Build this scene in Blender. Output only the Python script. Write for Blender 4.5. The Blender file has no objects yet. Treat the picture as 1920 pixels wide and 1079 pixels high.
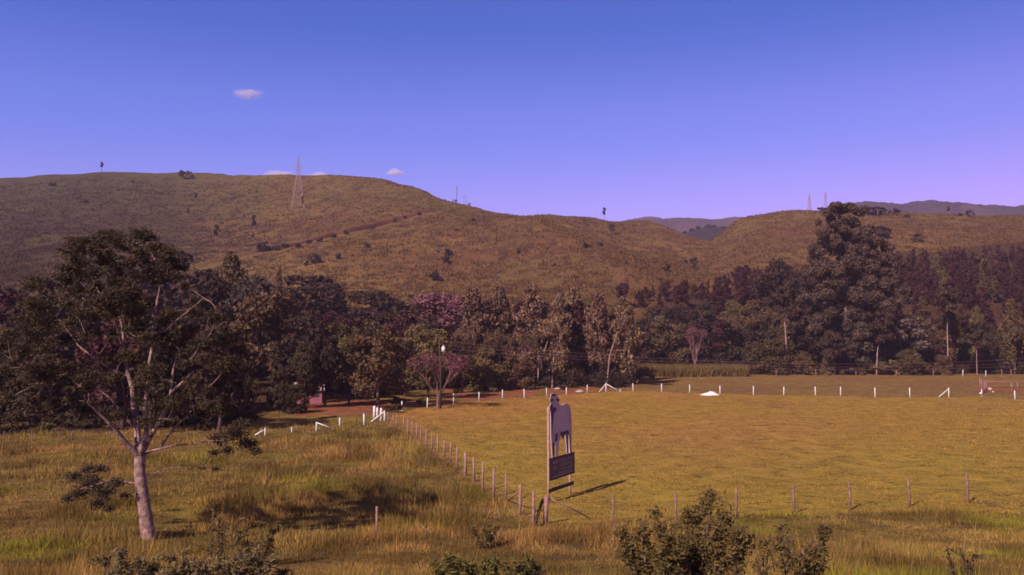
import bpy, math, random
import numpy as np
from mathutils import Vector, Matrix

# ------------------------------------------------------------------ camera, world, sun
SC = bpy.context.scene
COL = SC.collection
F = 1600.0                     # focal length in photograph pixels (1920 wide)
CAMZ = 9.0
PITCH = math.atan(100.5 / F)
cam = bpy.data.cameras.new('camera'); camo = bpy.data.objects.new('camera', cam); COL.objects.link(camo)
cam.sensor_width = 36; cam.lens = 36 * F / 1920; cam.clip_start = 0.2; cam.clip_end = 30000
camo.location = (0, 0, CAMZ); camo.rotation_euler = (math.pi / 2 + PITCH, 0, 0)
SC.camera = camo

SUN_EL, SUN_AZ = math.radians(37), math.radians(217.7)
w = bpy.data.worlds.new('World'); SC.world = w; w.use_nodes = True
nt = w.node_tree; nt.nodes.clear()
N = lambda t, k: t.nodes.new(k)
out = N(nt, 'ShaderNodeOutputWorld'); bg = N(nt, 'ShaderNodeBackground')
sky = N(nt, 'ShaderNodeTexSky'); sky.sky_type = 'NISHITA'; sky.sun_disc = False
sky.sun_elevation = SUN_EL; sky.sun_rotation = SUN_AZ
sky.air_density = 1.0; sky.dust_density = 0.3; sky.ozone_density = 2.0
geo = N(nt, 'ShaderNodeTexCoord'); sep = N(nt, 'ShaderNodeSeparateXYZ')
nt.links.new(geo.outputs['Generated'], sep.inputs[0])
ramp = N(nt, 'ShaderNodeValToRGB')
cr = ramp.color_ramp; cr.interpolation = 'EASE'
SKYR = [(0.0, (1.45, 0.76, 1.80)), (0.14, (1.42, 0.84, 2.10)), (0.24, (.80, 0.79, 2.12)), (0.36, (0.18, 0.60, 1.84)), (0.50, (0.5, 0.30, .45)), (1.0, (0.9, 0.26, .28))]  # top stops lie out of view, tinted maroon to redden the shade
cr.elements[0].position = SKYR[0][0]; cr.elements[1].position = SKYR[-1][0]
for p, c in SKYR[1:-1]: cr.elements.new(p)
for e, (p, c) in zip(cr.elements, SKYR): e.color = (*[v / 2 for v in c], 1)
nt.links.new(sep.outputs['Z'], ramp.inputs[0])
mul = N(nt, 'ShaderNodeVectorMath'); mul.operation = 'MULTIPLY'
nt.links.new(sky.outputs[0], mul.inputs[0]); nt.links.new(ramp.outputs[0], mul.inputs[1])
# towards the right (east) the sky turns a little more violet
mr = N(nt, 'ShaderNodeMapRange'); mr.inputs[1].default_value = -0.55; mr.inputs[2].default_value = 0.55
nt.links.new(sep.outputs['X'], mr.inputs[0])
mx = N(nt, 'ShaderNodeMix'); mx.data_type = 'RGBA'
mx.inputs[6].default_value = (0.78, 1.03, 0.98, 1); mx.inputs[7].default_value = (1.06, 0.90, 0.80, 1)
nt.links.new(mr.outputs[0], mx.inputs[0])
mul2 = N(nt, 'ShaderNodeVectorMath'); mul2.operation = 'MULTIPLY'
nt.links.new(mul.outputs[0], mul2.inputs[0]); nt.links.new(mx.outputs[2], mul2.inputs[1])
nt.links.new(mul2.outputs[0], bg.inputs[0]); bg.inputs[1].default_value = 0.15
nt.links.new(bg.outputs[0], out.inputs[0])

sl = bpy.data.lights.new('sun', 'SUN'); so = bpy.data.objects.new('sun', sl); COL.objects.link(so)
sl.energy = 4.8; sl.angle = math.radians(0.5); sl.color = (1.0, 0.85, 0.76)
sd = Vector((math.sin(SUN_AZ) * math.cos(SUN_EL), math.cos(SUN_AZ) * math.cos(SUN_EL), math.sin(SUN_EL)))
so.rotation_euler = sd.to_track_quat('Z', 'Y').to_euler(); so.location = sd * 50
SC.view_settings.view_transform = 'Standard'; SC.view_settings.look = 'None'
SC.view_settings.exposure = 0.25; SC.view_settings.gamma = 1
SC.render.engine = 'CYCLES'
SC.cycles.max_bounces = 6; SC.cycles.volume_bounces = 2; SC.cycles.diffuse_bounces = 2; SC.cycles.transmission_bounces = 2
SC.cycles.use_denoising = True; SC.cycles.denoiser = 'OPENIMAGEDENOISE'
SC.render.filter_size = 1.7 if hasattr(SC.render, 'filter_size') else 1.5
SC.cycles.filter_width = 1.7

random.seed(7); rng = np.random.default_rng(7)

# ------------------------------------------------------------------ pixel -> ray
SP, CP = math.sin(PITCH), math.cos(PITCH)
def slope(py):
    yc = (539.5 - py) / F
    return (SP + yc * CP) / (CP - yc * SP)
def ux(px, py=640):
    yc = (539.5 - py) / F
    return ((px - 960) / F) / (CP - yc * SP)
def at(px, py, Y): return Vector((ux(px, py) * Y, Y, CAMZ + slope(py) * Y))

# ------------------------------------------------------------------ smooth noise in numpy
_perm = np.random.default_rng(3).random((256, 256))
def vnoise(x, y):
    xi = np.floor(x).astype(int); yi = np.floor(y).astype(int); fx = x - xi; fy = y - yi
    fx = fx * fx * (3 - 2 * fx); fy = fy * fy * (3 - 2 * fy)
    a = _perm[xi % 256, yi % 256]; b = _perm[(xi + 1) % 256, yi % 256]
    c = _perm[xi % 256, (yi + 1) % 256]; d = _perm[(xi + 1) % 256, (yi + 1) % 256]
    return (a * (1 - fx) + b * fx) * (1 - fy) + (c * (1 - fx) + d * fx) * fy * 1.0
def fbm(x, y, o=4):
    s = 0; a = 1; t = 0
    for i in range(o):
        s = s + a * vnoise(x * 2 ** i + 17.3 * i, y * 2 ** i + 9.1 * i); t += a; a *= 0.5
    return s / t
def sstep(a, b, x):
    t = np.clip((x - a) / (b - a), 0, 1); return t * t * (3 - 2 * t)
def pchip(xk, yk, x):
    xk = np.asarray(xk, float); yk = np.asarray(yk, float); h = np.diff(xk); d = np.diff(yk) / h
    m = np.zeros_like(yk); m[0] = d[0]; m[-1] = d[-1]
    for i in range(1, len(xk) - 1):
        if d[i - 1] * d[i] > 0:
            w1 = 2 * h[i] + h[i - 1]; w2 = h[i] + 2 * h[i - 1]
            m[i] = (w1 + w2) / (w1 / d[i - 1] + w2 / d[i])
    x = np.clip(x, xk[0], xk[-1]); i = np.clip(np.searchsorted(xk, x) - 1, 0, len(xk) - 2)
    t = (x - xk[i]) / h[i]
    return ((2 * t**3 - 3 * t**2 + 1) * yk[i] + (t**3 - 2 * t**2 + t) * h[i] * m[i]
            + (-2 * t**3 + 3 * t**2) * yk[i + 1] + (t**3 - t**2) * h[i] * m[i + 1])

# ------------------------------------------------------------------ terrain table (azimuth x radius)
HC = [
 (-200, 190, (560,300),(500,380),(455,460),(410,560),(368,680),(345,800)),
 (0,    190, (560,300),(500,380),(455,460),(405,560),(360,680),(331,800)),
 (180,  190, (560,305),(505,385),(455,470),(400,570),(350,690),(322,800)),
 (350,  190, (560,305),(518,385),(484,450),(420,560),(360,680),(325,790)),
 (500,  195, (570,300),(524,380),(478,450),(415,560),(360,670),(331,760)),
 (640,  200, (575,300),(520,380),(450,470),(410,550),(360,650),(332,740)),
 (770,  225, (580,300),(520,380),(455,460),(405,540),(372,620),(351,690)),
 (850,  235, (580,300),(520,380),(455,455),(415,520),(395,570),(379,620)),
 (1000, 245, (580,300),(520,370),(450,440),(414,490),(410,545),(403,600)),
 (1100, 245, (580,300),(520,360),(455,430),(449,480),(425,550),(405,640)),
 (1210, 250, (580,300),(530,350),(487,410),(480,480),(445,570),(416,660)),
 (1330, 255, (590,300),(550,350),(515,410),(490,480),(466,560),(454,620)),
 (1400, 255, (590,300),(545,350),(505,410),(472,480),(437,560),(413,640)),
 (1480, 255, (590,300),(545,345),(505,400),(465,470),(425,560),(403,640)),
 (1650, 250, (590,295),(540,340),(495,395),(450,460),(420,540),(403,620)),
 (1800, 250, (585,290),(535,335),(490,385),(450,450),(418,540),(403,620)),
 (1920, 250, (585,290),(530,335),(485,380),(445,440),(415,530),(402,620)),
 (2100, 250, (585,290),(530,335),(485,380),(445,440),(415,530),(402,620))]
kaz = np.array([math.atan(ux(c[0])) for c in HC])
kr, kz = [], []
for c in HC:
    u = ux(c[0]); q = math.sqrt(1 + u * u)
    r = [c[1] * q]; z = [0.0]
    for py, Y in c[2:]:
        r.append(Y * q); z.append(CAMZ + slope(py) * Y)
    zc = z[-1]
    for dr, zz in ((90, zc + 4), (260, zc - 14), (700, max(30, zc - 90)), (3600, 20)):
        r.append(r[5 + 1] + dr if False else c[-1][1] * q + dr); z.append(zz)
    kr.append(r); kz.append(z)
kr = np.array(kr); kz = np.array(kz)
AZI = np.radians(np.linspace(-34, 34, 860))
AZO = np.radians(np.concatenate([np.arange(36, 324, 3.0)]))
AZ = np.concatenate([AZI, AZO])
R = np.concatenate([np.linspace(2, 45, 130, endpoint=False), np.linspace(45, 250, 250, endpoint=False),
                    np.linspace(250, 820, 400, endpoint=False), np.geomspace(820, 4500, 40)])
nA, nR = len(AZ), len(R)
Z = np.zeros((nA, nR))
azs = np.where(AZ > math.pi, AZ - 2 * math.pi, AZ)
for i, a in enumerate(azs):
    ac = min(max(a, kaz[0]), kaz[-1])
    rr = [pchip(kaz, kr[:, k], ac) for k in range(kr.shape[1])]
    zz = [pchip(kaz, kz[:, k], ac) for k in range(kz.shape[1])]
    p = pchip([0.0] + [float(v) for v in rr], [0.0] + [float(v) for v in zz], R)
    fade = 1 - 0.9 * sstep(math.radians(55), math.radians(110), abs(a))
    Z[i] = p * fade
GX = np.sin(AZ)[:, None] * R[None]; GY = np.cos(AZ)[:, None] * R[None]
zn = pchip([-30, -14, -12, 4, 8, 14, 20, 27, 33, 40, 50, 60], [0, 6.0, 6.3, 6.3, 5.6, 4.2, 2.9, 1.75, 1.0, .35, 0.02, 0], np.clip(GY, -30, 60))
hillf = sstep(3, 25, Z)
Z = Z + zn + hillf * (7 * (fbm(GX / 90, GY / 90) - .5) + 3.2 * (fbm(GX / 26 + 40, GY / 40, 3) - .5)) \
    + (0.35 + 0.6 * hillf) * (fbm(GX / 7, GY / 7, 3) - .5) * sstep(4, 12, R)[None]
Rl = R
def H(x, y):
    x = np.asarray(x, float); y = np.asarray(y, float)
    r = np.hypot(x, y); a = np.arctan2(x, y)
    fi = np.clip((a - AZI[0]) / (AZI[1] - AZI[0]), 0, len(AZI) - 1.001)
    fj = np.clip(np.interp(r, R, np.arange(nR)), 0, nR - 1.001)
    i = fi.astype(int); j = fj.astype(int); fx = fi - i; fy = fj - j
    return (Z[i, j] * (1 - fx) + Z[i + 1, j] * fx) * (1 - fy) + (Z[i, j + 1] * (1 - fx) + Z[i + 1, j + 1] * fx) * fy
_t = np.concatenate([np.linspace(4, 300, 1500), np.linspace(300.3, 1200, 1500)])
def hit(px, py):
    """the point of the ground seen at this pixel of the photograph"""
    u, s = ux(px, py), slope(py)
    below = CAMZ + s * _t <= H(u * _t, _t)
    k = int(np.argmax(below)) if below.any() else len(_t) - 1
    Y = float(_t[k]); return Vector((u * Y, Y, float(H(u * Y, Y))))
def hit_near(px, py):
    g = hit(px, py)
    while g.y > 830 and py < 560: py += .5; g = hit(px, py)
    return g
def gnd(px, Y):
    x = ux(px) * Y; return Vector((x, Y, float(H(x, Y))))

# hillside track: a shallow cut with an earth bank
track_px = [(372,500),(430,487),(485,472),(540,463),(600,448),(645,437),(690,428),(730,417),(770,406),(800,398)]
track = np.array([hit(*p)[:2] for p in track_px])
def seg_dist(x, y, P):
    best = np.full(np.shape(x), 1e9); side = np.zeros(np.shape(x)); par = np.zeros(np.shape(x))
    for k in range(len(P) - 1):
        a, b = P[k], P[k + 1]; d = b - a; L = np.hypot(*d)
        t = np.clip(((x - a[0]) * d[0] + (y - a[1]) * d[1]) / L**2, 0, 1)
        dx = x - a[0] - t * d[0]; dy = y - a[1] - t * d[1]; q = np.hypot(dx, dy)
        s = (d[0] * dy - d[1] * dx) / L
        m = q < best; best = np.where(m, q, best); side = np.where(m, s, side); par = np.where(m, k + t, par)
    return best, side, par
td, ts, tp = seg_dist(GX, GY, track)
deep = np.interp(tp, [0, 2, 2.3, 4.8, 5.1, 6, 6.6, 9], [.2, .3, 1, 1, .2, 1, 1, .5])
wob = ts + 1.2 * (fbm(GX / 6, GY / 6, 2) - .5)
Z -= 3.6 * deep * sstep(-2.4, -1.6, wob) * (1 - sstep(1.0, 8.0, wob)) * (td < 14)

# ------------------------------------------------------------------ land use (surface colours; vignetting is painted into the left hill)
def inpoly(x, y, P):
    c = np.zeros(np.shape(x), bool); n = len(P); j = n - 1
    for i in range(n):
        xi, yi = P[i]; xj, yj = P[j]
        with np.errstate(divide='ignore', invalid='ignore'):
            c ^= ((yi > y) != (yj > y)) & (x < (xj - xi) * (y - yi) / (yj - yi + 1e-12) + xi)
        j = i
    return c
WHITE_PX = [(753.5,753,772),(801,746,765),(850,739,758),(898,736,753),(942,732,747),(983,730,747),(1025,728,743.5),(1062,727,740),
            (1101,722,737),(1136,719,735),(1187,719,733.5),(1240.5,720,735),(1293,722,737),(1350,724,739),(1412.5,724,741),(1469.5,726,741.5),
            (1529,726,742),(1576,726,743),(1641,728,746),(1706,728,745.5),(1779,728,745.5),(1841,731,744),(1903,733,750)]
corner = hit(1022, 984); knee = hit(724, 789)
pad = [corner[:2], hit(870, 893)[:2], knee[:2]] + [hit(p[0], p[2])[:2] for p in WHITE_PX] + [(150, 130), (75, 47), hit(1500, 962)[:2]]
jx = GX + 1.6 * (fbm(GX / 3, GY / 3, 3) - .5) * 2; jy = GY + 1.6 * (fbm(GX / 3 + 50, GY / 3, 3) - .5) * 2
in_pad = inpoly(jx, jy, pad)
wl = [hit(p[0], p[2])[:2] for p in WHITE_PX]
U = np.where(GY > 1, GX / np.maximum(GY, 1), 9)
PXg = 960 + U * F
back_y = np.interp(GX, [q[0] for q in wl], [q[1] for q in wl])
forest_front = np.interp(PXg, [-300, 0, 200, 470, 560, 700, 760, 840, 1180, 1190, 1390, 1400, 2300],
                              [78, 82, 84, 90, 128, 132, 150, 168, 178, 252, 262, 238, 238])
forest_back = np.interp(PXg, [-300, 0, 330, 480, 700, 860, 1160, 1250, 1400, 1500, 1660, 1760, 1920, 2300],
                             [300, 300, 300, 290, 262, 205, 215, 330, 360, 370, 395, 410, 420, 420])
big = fbm(GX / 60, GY / 60, 4); mid = fbm(GX / 9, GY / 9, 4); fine = fbm(GX / 1.7, GY / 1.7, 3); sml = fbm(GX / 14 + 9, GY / 34 + 5, 4)
def C(*v): return np.array(v)[None, None, :]
def mixc(a, b, t): return a * (1 - t[..., None]) + b * t[..., None]
verge = mixc(C(.150, .098, .034), C(.215, .120, .050), sstep(.35, .65, mid))
verge = mixc(verge, C(.21, .15, .03), sstep(.6, .8, fbm(GX / 6 + 70, GY / 4 + 3, 3)) * .7)
verge = mixc(verge, C(.26, .135, .075), sstep(.55, .75, big) * .5)
verge = mixc(verge, C(.10, .055, .03), sstep(.55, .75, fbm(GX / 2.4 + 7, GY / 2.4, 4)) * .7)
paddock = mixc(C(.300, .168, .050), C(.340, .165, .062), sstep(.35, .65, big))
paddock = mixc(paddock, C(.30, .180, .038), sstep(.45, .7, sml) * .8)
paddock = mixc(paddock, C(.25, .115, .05), sstep(.58, .8, mid) * .5)
paddock = mixc(paddock, C(.285, .198, .046), sstep(100, 58, GY) * (.35 + .4 * sml))
paddock = mixc(paddock, C(.33, .150, .075), np.exp(-((PXg - 1330) / 260) ** 2 - ((GY - 84) / 16) ** 2) * .6)
farf = mixc(C(.215, .125, .058), C(.20, .10, .062), sstep(.4, .6, mid))
hill = mixc(C(.165, .088, .048), C(.185, .115, .048), sstep(.38, .62, big))
hill = mixc(hill, C(.175, .078, .062), sstep(.54, .72, fbm(GX / 45 + 80, GY / 70 + 12, 4)) * .7)
hill = mixc(hill, C(.135, .092, .045), sstep(.45, .62, fbm(GX / 33 + 18, GY / 38 + 62, 5)) * .7)
hill = mixc(hill, C(.23, .150, .055), sstep(.52, .72, fbm(GX / 50 + 8, GY / 25 + 33, 4)) * .6)
hill = mixc(hill, C(.150, .125, .055), sstep(70, 125, Z) * (.35 + .5 * mid))
hollow_ = np.exp(-((PXg - 470) / 190) ** 2 - ((GY - 400) / 75) ** 2) + np.exp(-((PXg - 720) / 260) ** 2 - ((GY - 330) / 50) ** 2)
hill = mixc(hill, C(.24, .165, .060), np.clip(hollow_, 0, 1) * (.45 + .5 * mid))
hill = mixc(hill, C(.085, .045, .035), sstep(.56, .74, fbm(GX / 5 + 31, GY / 9 + 7, 4)) * .75)
# warmer yellow towards the bottom of the middle slope
col = verge.copy()
in_far = (GY > back_y) & (PXg > 1120) & ~in_pad
col = mixc(col, farf + 0 * col, in_far.astype(float))
redd = mixc(C(.30, .085, .060), C(.22, .095, .070), sstep(.4, .6, fine))
in_yard = ((GY > back_y) & (PXg <= 1150) & (PXg > 835) & (GY < 185)) | ((GY > 104) & (PXg <= 740) & (PXg > 540) & (GY < 150)) | ((PXg > 1830) & (GY > 150) & (GY < 185) & (fbm(GX / 8, GY / 8) > .35))
in_yard &= (fbm(GX / 5 + 3, GY / 9 + 5, 3) > .40)
col = mixc(col, redd + 0 * col, in_yard.astype(float))
slab = sstep(1.0, .6, np.hypot((PXg - 1815) / 30, (GY - 143) / 4.5)) if False else 0
hm = sstep(4, 14, Z - zn) * (GY > 150)
col = mixc(col, hill, hm)
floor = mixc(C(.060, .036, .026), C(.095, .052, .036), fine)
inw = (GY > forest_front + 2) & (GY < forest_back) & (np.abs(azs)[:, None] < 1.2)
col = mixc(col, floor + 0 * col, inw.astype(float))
col = mixc(col, paddock + 0 * col, in_pad.astype(float))
grey_slab = (np.hypot((PXg - 1818) / 26, (GY - 147) / 3.2) < 1.0 + .5 * (fine - .5))
col = mixc(col, C(.20, .115, .12) + 0 * col, grey_slab * .8)
# worn line under the near fence on the right
worn = sstep(1.2, .3, np.abs(GY - (np.interp(GX, [2, 15, 26], [41.5, 44.5, 47]) + 1.0 + 1.5 * (fbm(GX / 4, GY * 0 + 3) - .5)))) * sstep(.42, .6, fbm(GX / 2.2, GY / 2.2 + 5, 3)) * (GX > 9)
col = mixc(col, C(.14, .07, .05) + 0 * col, worn * .8)
# bare strip along the diagonal fence
dd, _, _ = seg_dist(GX, GY, np.array([corner[:2], hit(870, 893)[:2], knee[:2]]))
col = mixc(col, C(.20, .10, .060) + 0 * col, sstep(1.1, .2, dd) * .6)
tm = (td < 14) * sstep(-.6, .2, wob) * (1 - sstep(6.5, 9.5, wob)) * np.minimum(1, deep + .1)
col = mixc(col, C(.085, .030, .024) + 0 * col, tm * .95)
tm2 = (td < 14) * sstep(-2.6, -2.0, wob) * (1 - sstep(-.6, 0, wob))
col = mixc(col, C(.33, .17, .10) + 0 * col, tm2 * .7)
zz_ = hm[..., None]; lf_ = sstep(620, 120, PXg)[..., None]  # lf_ darkens the left hill's colour to imitate lens vignetting
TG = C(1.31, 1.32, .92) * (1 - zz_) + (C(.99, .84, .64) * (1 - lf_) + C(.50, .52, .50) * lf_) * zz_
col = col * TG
col = col * (0.86 + 0.28 * fine[..., None])

# ------------------------------------------------------------------ helpers
def link(o, parent=None):
    COL.objects.link(o)
    if parent: o.parent = parent
    return o
def tag(o, label=None, cat=None, group=None, kind=None):
    if label: o['label'] = label
    if cat: o['category'] = cat
    if group: o['group'] = group
    if kind: o['kind'] = kind
    return o
def empty(name, loc=(0, 0, 0), rz=0, **k):
    o = bpy.data.objects.new(name, None); link(o); o.location = loc; o.rotation_euler = (0, 0, rz); o.empty_display_size = .5
    return tag(o, **k)
def npmesh(name, V, Fc, mats=(), colr=None, smooth=False):
    V = np.asarray(V, np.float32); Fc = np.asarray(Fc, np.int32)
    me = bpy.data.meshes.new(name); k = Fc.shape[1]
    me.vertices.add(len(V)); me.vertices.foreach_set('co', V.ravel())
    me.loops.add(Fc.size); me.loops.foreach_set('vertex_index', Fc.ravel())
    me.polygons.add(len(Fc)); me.polygons.foreach_set('loop_start', np.arange(0, Fc.size, k, dtype=np.int32))
    me.update(calc_edges=True)
    if smooth: me.polygons.foreach_set('use_smooth', np.ones(len(Fc), bool))
    if colr is not None:
        at_ = me.color_attributes.new('tint', 'FLOAT_COLOR', 'POINT')
        cc = np.ones((len(V), 4), np.float32); cc[:, :3] = colr; at_.data.foreach_set('color', cc.ravel())
    for m in mats: me.materials.append(m)
    return me
def obj(name, me, parent=None, **k):
    return tag(link(bpy.data.objects.new(name, me), parent), **k)

class MB:
    """collects faces of mixed shapes and builds them as one mesh"""
    def __init__(s): s.v = []; s.f = []
    def tube(s, pts, rad, n=6, cap=True):
        pts = [Vector(p) for p in pts]; base = len(s.v); up = Vector((.3, .2, 1))
        for i, p in enumerate(pts):
            d = (pts[min(i + 1, len(pts) - 1)] - pts[max(i - 1, 0)]).normalized()
            a = d.cross(Vector((0, 1, .13)) if abs(d.y) < .9 else Vector((1, 0, 0))).normalized(); b = d.cross(a)
            r = rad[i] if hasattr(rad, '__len__') else rad
            for k in range(n):
                t = 2 * math.pi * k / n; s.v.append(p + (a * math.cos(t) + b * math.sin(t)) * r)
        for i in range(len(pts) - 1):
            for k in range(n):
                s.f.append((base + i * n + k, base + i * n + (k + 1) % n, base + (i + 1) * n + (k + 1) % n, base + (i + 1) * n + k))
        if cap:
            s.f.append(tuple(base + k for k in range(n))[::-1]); e = base + (len(pts) - 1) * n
            s.f.append(tuple(e + k for k in range(n)))
        return s
    def bar(s, a, b, w, h=None, upv=Vector((0, 0, 1))):
        a = Vector(a); b = Vector(b); d = (b - a).normalized(); h = h or w
        if abs(d.dot(upv)) > .95: upv = Vector((1, 0, 0))
        x = d.cross(upv).normalized() * w / 2; y = x.normalized().cross(d) * h / 2; k = len(s.v)
        for p in (a, b): s.v += [p - x - y, p + x - y, p + x + y, p - x + y]
        s.f += [(k, k + 3, k + 2, k + 1), (k + 4, k + 5, k + 6, k + 7)] + [(k + i, k + (i + 1) % 4, k + 4 + (i + 1) % 4, k + 4 + i) for i in range(4)]
        return s
    def box(s, c, d, rz=0):
        k = len(s.v); c = Vector(c); m = Matrix.Rotation(rz, 3, 'Z')
        for z in (-.5, .5):
            for x, y in ((-.5, -.5), (.5, -.5), (.5, .5), (-.5, .5)): s.v.append(c + m @ Vector((x * d[0], y * d[1], z * d[2])))
        s.f += [(k, k + 3, k + 2, k + 1), (k + 4, k + 5, k + 6, k + 7)] + [(k + i, k + (i + 1) % 4, k + 4 + (i + 1) % 4, k + 4 + i) for i in range(4)]
        return s
    def mesh(s, name, m, smooth=False, bevel=0):
        me = bpy.data.meshes.new(name); me.from_pydata([tuple(v) for v in s.v], [], s.f); me.materials.append(m); me.update()
        if smooth: me.polygons.foreach_set('use_smooth', [True] * len(me.polygons))
        return me
    def build(s, name, m, parent=None, smooth=False, **k):
        return obj(name, s.mesh(name, m, smooth), parent, **k)

# ------------------------------------------------------------------ materials
def mat(name, colr, rough=.8, noise=0.25, scale=8, attr=False, trans=0, objrand=0, spec=.25, bump=0, coord='Object', metal=0):
    m = bpy.data.materials.new(name); m.use_nodes = True; t = m.node_tree; t.nodes.clear()
    o = N(t, 'ShaderNodeOutputMaterial'); b = N(t, 'ShaderNodeBsdfPrincipled')
    b.inputs['Roughness'].default_value = rough; b.inputs['Specular IOR Level'].default_value = spec; b.inputs['Metallic'].default_value = metal
    tc = N(t, 'ShaderNodeTexCoord'); nz = N(t, 'ShaderNodeTexNoise'); nz.inputs['Scale'].default_value = scale; nz.inputs['Detail'].default_value = 5
    t.links.new(tc.outputs[coord], nz.inputs[0])
    r = N(t, 'ShaderNodeMapRange'); r.inputs[1].default_value = .3; r.inputs[2].default_value = .7
    r.inputs[3].default_value = 1 - noise; r.inputs[4].default_value = 1 + noise; t.links.new(nz.outputs[0], r.inputs[0])
    v = N(t, 'ShaderNodeVectorMath'); v.operation = 'SCALE'; v.inputs[0].default_value = colr; t.links.new(r.outputs[0], v.inputs['Scale'])
    last = v.outputs[0]
    if attr:
        a = N(t, 'ShaderNodeAttribute'); a.attribute_name = 'tint'
        v2 = N(t, 'ShaderNodeVectorMath'); v2.operation = 'MULTIPLY'; t.links.new(last, v2.inputs[0]); t.links.new(a.outputs['Color'], v2.inputs[1]); last = v2.outputs[0]
    if objrand:
        oi = N(t, 'ShaderNodeObjectInfo'); rr = N(t, 'ShaderNodeValToRGB'); e = rr.color_ramp.elements
        e[0].color = ((1 - objrand) / 2, (1 - objrand * 1.3) / 2, (1 - objrand) / 2, 1); e[1].color = ((1 + objrand * .8) / 2, (1 + objrand * .9) / 2, (1 + objrand * .2) / 2, 1)
        q = rr.color_ramp.elements.new(.5); q.color = ((1 + objrand * .6) / 2, (1 - objrand * .5) / 2, (1 + objrand * .3) / 2, 1)
        t.links.new(oi.outputs['Random'], rr.inputs[0])
        v4 = N(t, 'ShaderNodeVectorMath'); v4.operation = 'SCALE'; v4.inputs['Scale'].default_value = 2; t.links.new(rr.outputs[0], v4.inputs[0])
        v3 = N(t, 'ShaderNodeVectorMath'); v3.operation = 'MULTIPLY'; t.links.new(last, v3.inputs[0]); t.links.new(v4.outputs[0], v3.inputs[1]); last = v3.outputs[0]
    t.links.new(last, b.inputs['Base Color'])
    if bump:
        bp = N(t, 'ShaderNodeBump'); bp.inputs['Distance'].default_value = bump; bp.inputs['Strength'].default_value = .8
        n2 = N(t, 'ShaderNodeTexNoise'); n2.inputs['Scale'].default_value = scale * 2.3; n2.inputs['Detail'].default_value = 6; t.links.new(tc.outputs[coord], n2.inputs[0])
        t.links.new(n2.outputs[0], bp.inputs['Height']); t.links.new(bp.outputs[0], b.inputs['Normal'])
    if trans:
        tr = N(t, 'ShaderNodeBsdfTranslucent'); t.links.new(last, tr.inputs[0]); ms = N(t, 'ShaderNodeMixShader'); ms.inputs[0].default_value = trans
        t.links.new(b.outputs[0], ms.inputs[1]); t.links.new(tr.outputs[0], ms.inputs[2]); t.links.new(ms.outputs[0], o.inputs[0])
    else: t.links.new(b.outputs[0], o.inputs[0])
    return m

def ground_mat():
    m = bpy.data.materials.new('ground'); m.use_nodes = True; t = m.node_tree; b = t.nodes['Principled BSDF']
    b.inputs['Roughness'].default_value = .95; b.inputs['Specular IOR Level'].default_value = .1
    a = N(t, 'ShaderNodeAttribute'); a.attribute_name = 'tint'; tc = N(t, 'ShaderNodeTexCoord')
    def nz(scale, det, lo, hi, a0, a1, rgh=.6):
        n = N(t, 'ShaderNodeTexNoise'); n.inputs['Scale'].default_value = scale; n.inputs['Detail'].default_value = det; n.inputs['Roughness'].default_value = rgh
        t.links.new(tc.outputs['Object'], n.inputs[0]); r = N(t, 'ShaderNodeMapRange')
        for i, v in enumerate((lo, hi, a0, a1)): r.inputs[1 + i].default_value = v
        t.links.new(n.outputs[0], r.inputs[0]); return r.outputs[0], n.outputs[0]
    f1, h1 = nz(.45, 8, .35, .65, .72, 1.30, .72)
    f2, h2 = nz(4.0, 6, .3, .7, .84, 1.18, .7)
    mm0 = N(t, 'ShaderNodeMath'); mm0.operation = 'MULTIPLY'; t.links.new(f1, mm0.inputs[0]); t.links.new(f2, mm0.inputs[1])
    f3, h3 = nz(.85, 4, .56, .66, 1.0, .52, .55)  # dark specks in the colour stand in for tussock shadows
    mm1 = N(t, 'ShaderNodeMath'); mm1.operation = 'MULTIPLY'; t.links.new(mm0.outputs[0], mm1.inputs[0]); t.links.new(f3, mm1.inputs[1])
    f4, h4 = nz(1.9, 3, .60, .70, 1.0, .62, .5)
    mm = N(t, 'ShaderNodeMath'); mm.operation = 'MULTIPLY'; t.links.new(mm1.outputs[0], mm.inputs[0]); t.links.new(f4, mm.inputs[1])
    v = N(t, 'ShaderNodeVectorMath'); v.operation = 'SCALE'; t.links.new(a.outputs['Color'], v.inputs[0]); t.links.new(mm.outputs[0], v.inputs['Scale'])
    t.links.new(v.outputs[0], b.inputs['Base Color'])
    ad = N(t, 'ShaderNodeMath'); ad.operation = 'MULTIPLY_ADD'; ad.inputs[1].default_value = .22; t.links.new(h2, ad.inputs[0]); t.links.new(h1, ad.inputs[2])
    bp = N(t, 'ShaderNodeBump'); bp.inputs['Distance'].default_value = 1.1; bp.inputs['Strength'].default_value = .8
    t.links.new(ad.outputs[0], bp.inputs['Height']); t.links.new(bp.outputs[0], b.inputs['Normal'])
    return m
M_ground = ground_mat()
M_white = mat('whitewashed_wood', (.80, .74, .72), .7, .12, 6)
M_post = mat('weathered_wood', (.34, .175, .145), .85, .35, 7, bump=.01)
M_darkwood = mat('dark_wood', (.075, .04, .032), .85, .3, 7)
M_postd = mat('grey_weathered_wood', (.27, .145, .115), .9, .4, 7, bump=.01)
M_wire = mat('wire', (.10, .07, .07), .6, .1, 3)
M_bark = mat('pale_bark', (.27, .165, .145), .9, .6, 4.5, bump=.06, objrand=.15)
M_barkd = mat('dark_bark', (.11, .065, .055), .9, .35, 2.0, objrand=.2)
M_barkw = mat('whitish_bark', (.34, .20, .18), .85, .3, 1.5)
M_twig = mat('pink_twigs', (.26, .12, .12), .9, .3, 2)
M_steel = mat('galvanised_steel', (.42, .26, .28), .6, .15, 1)
M_concrete = mat('grey_concrete', (.26, .18, .18), .85, .2, 2)
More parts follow.
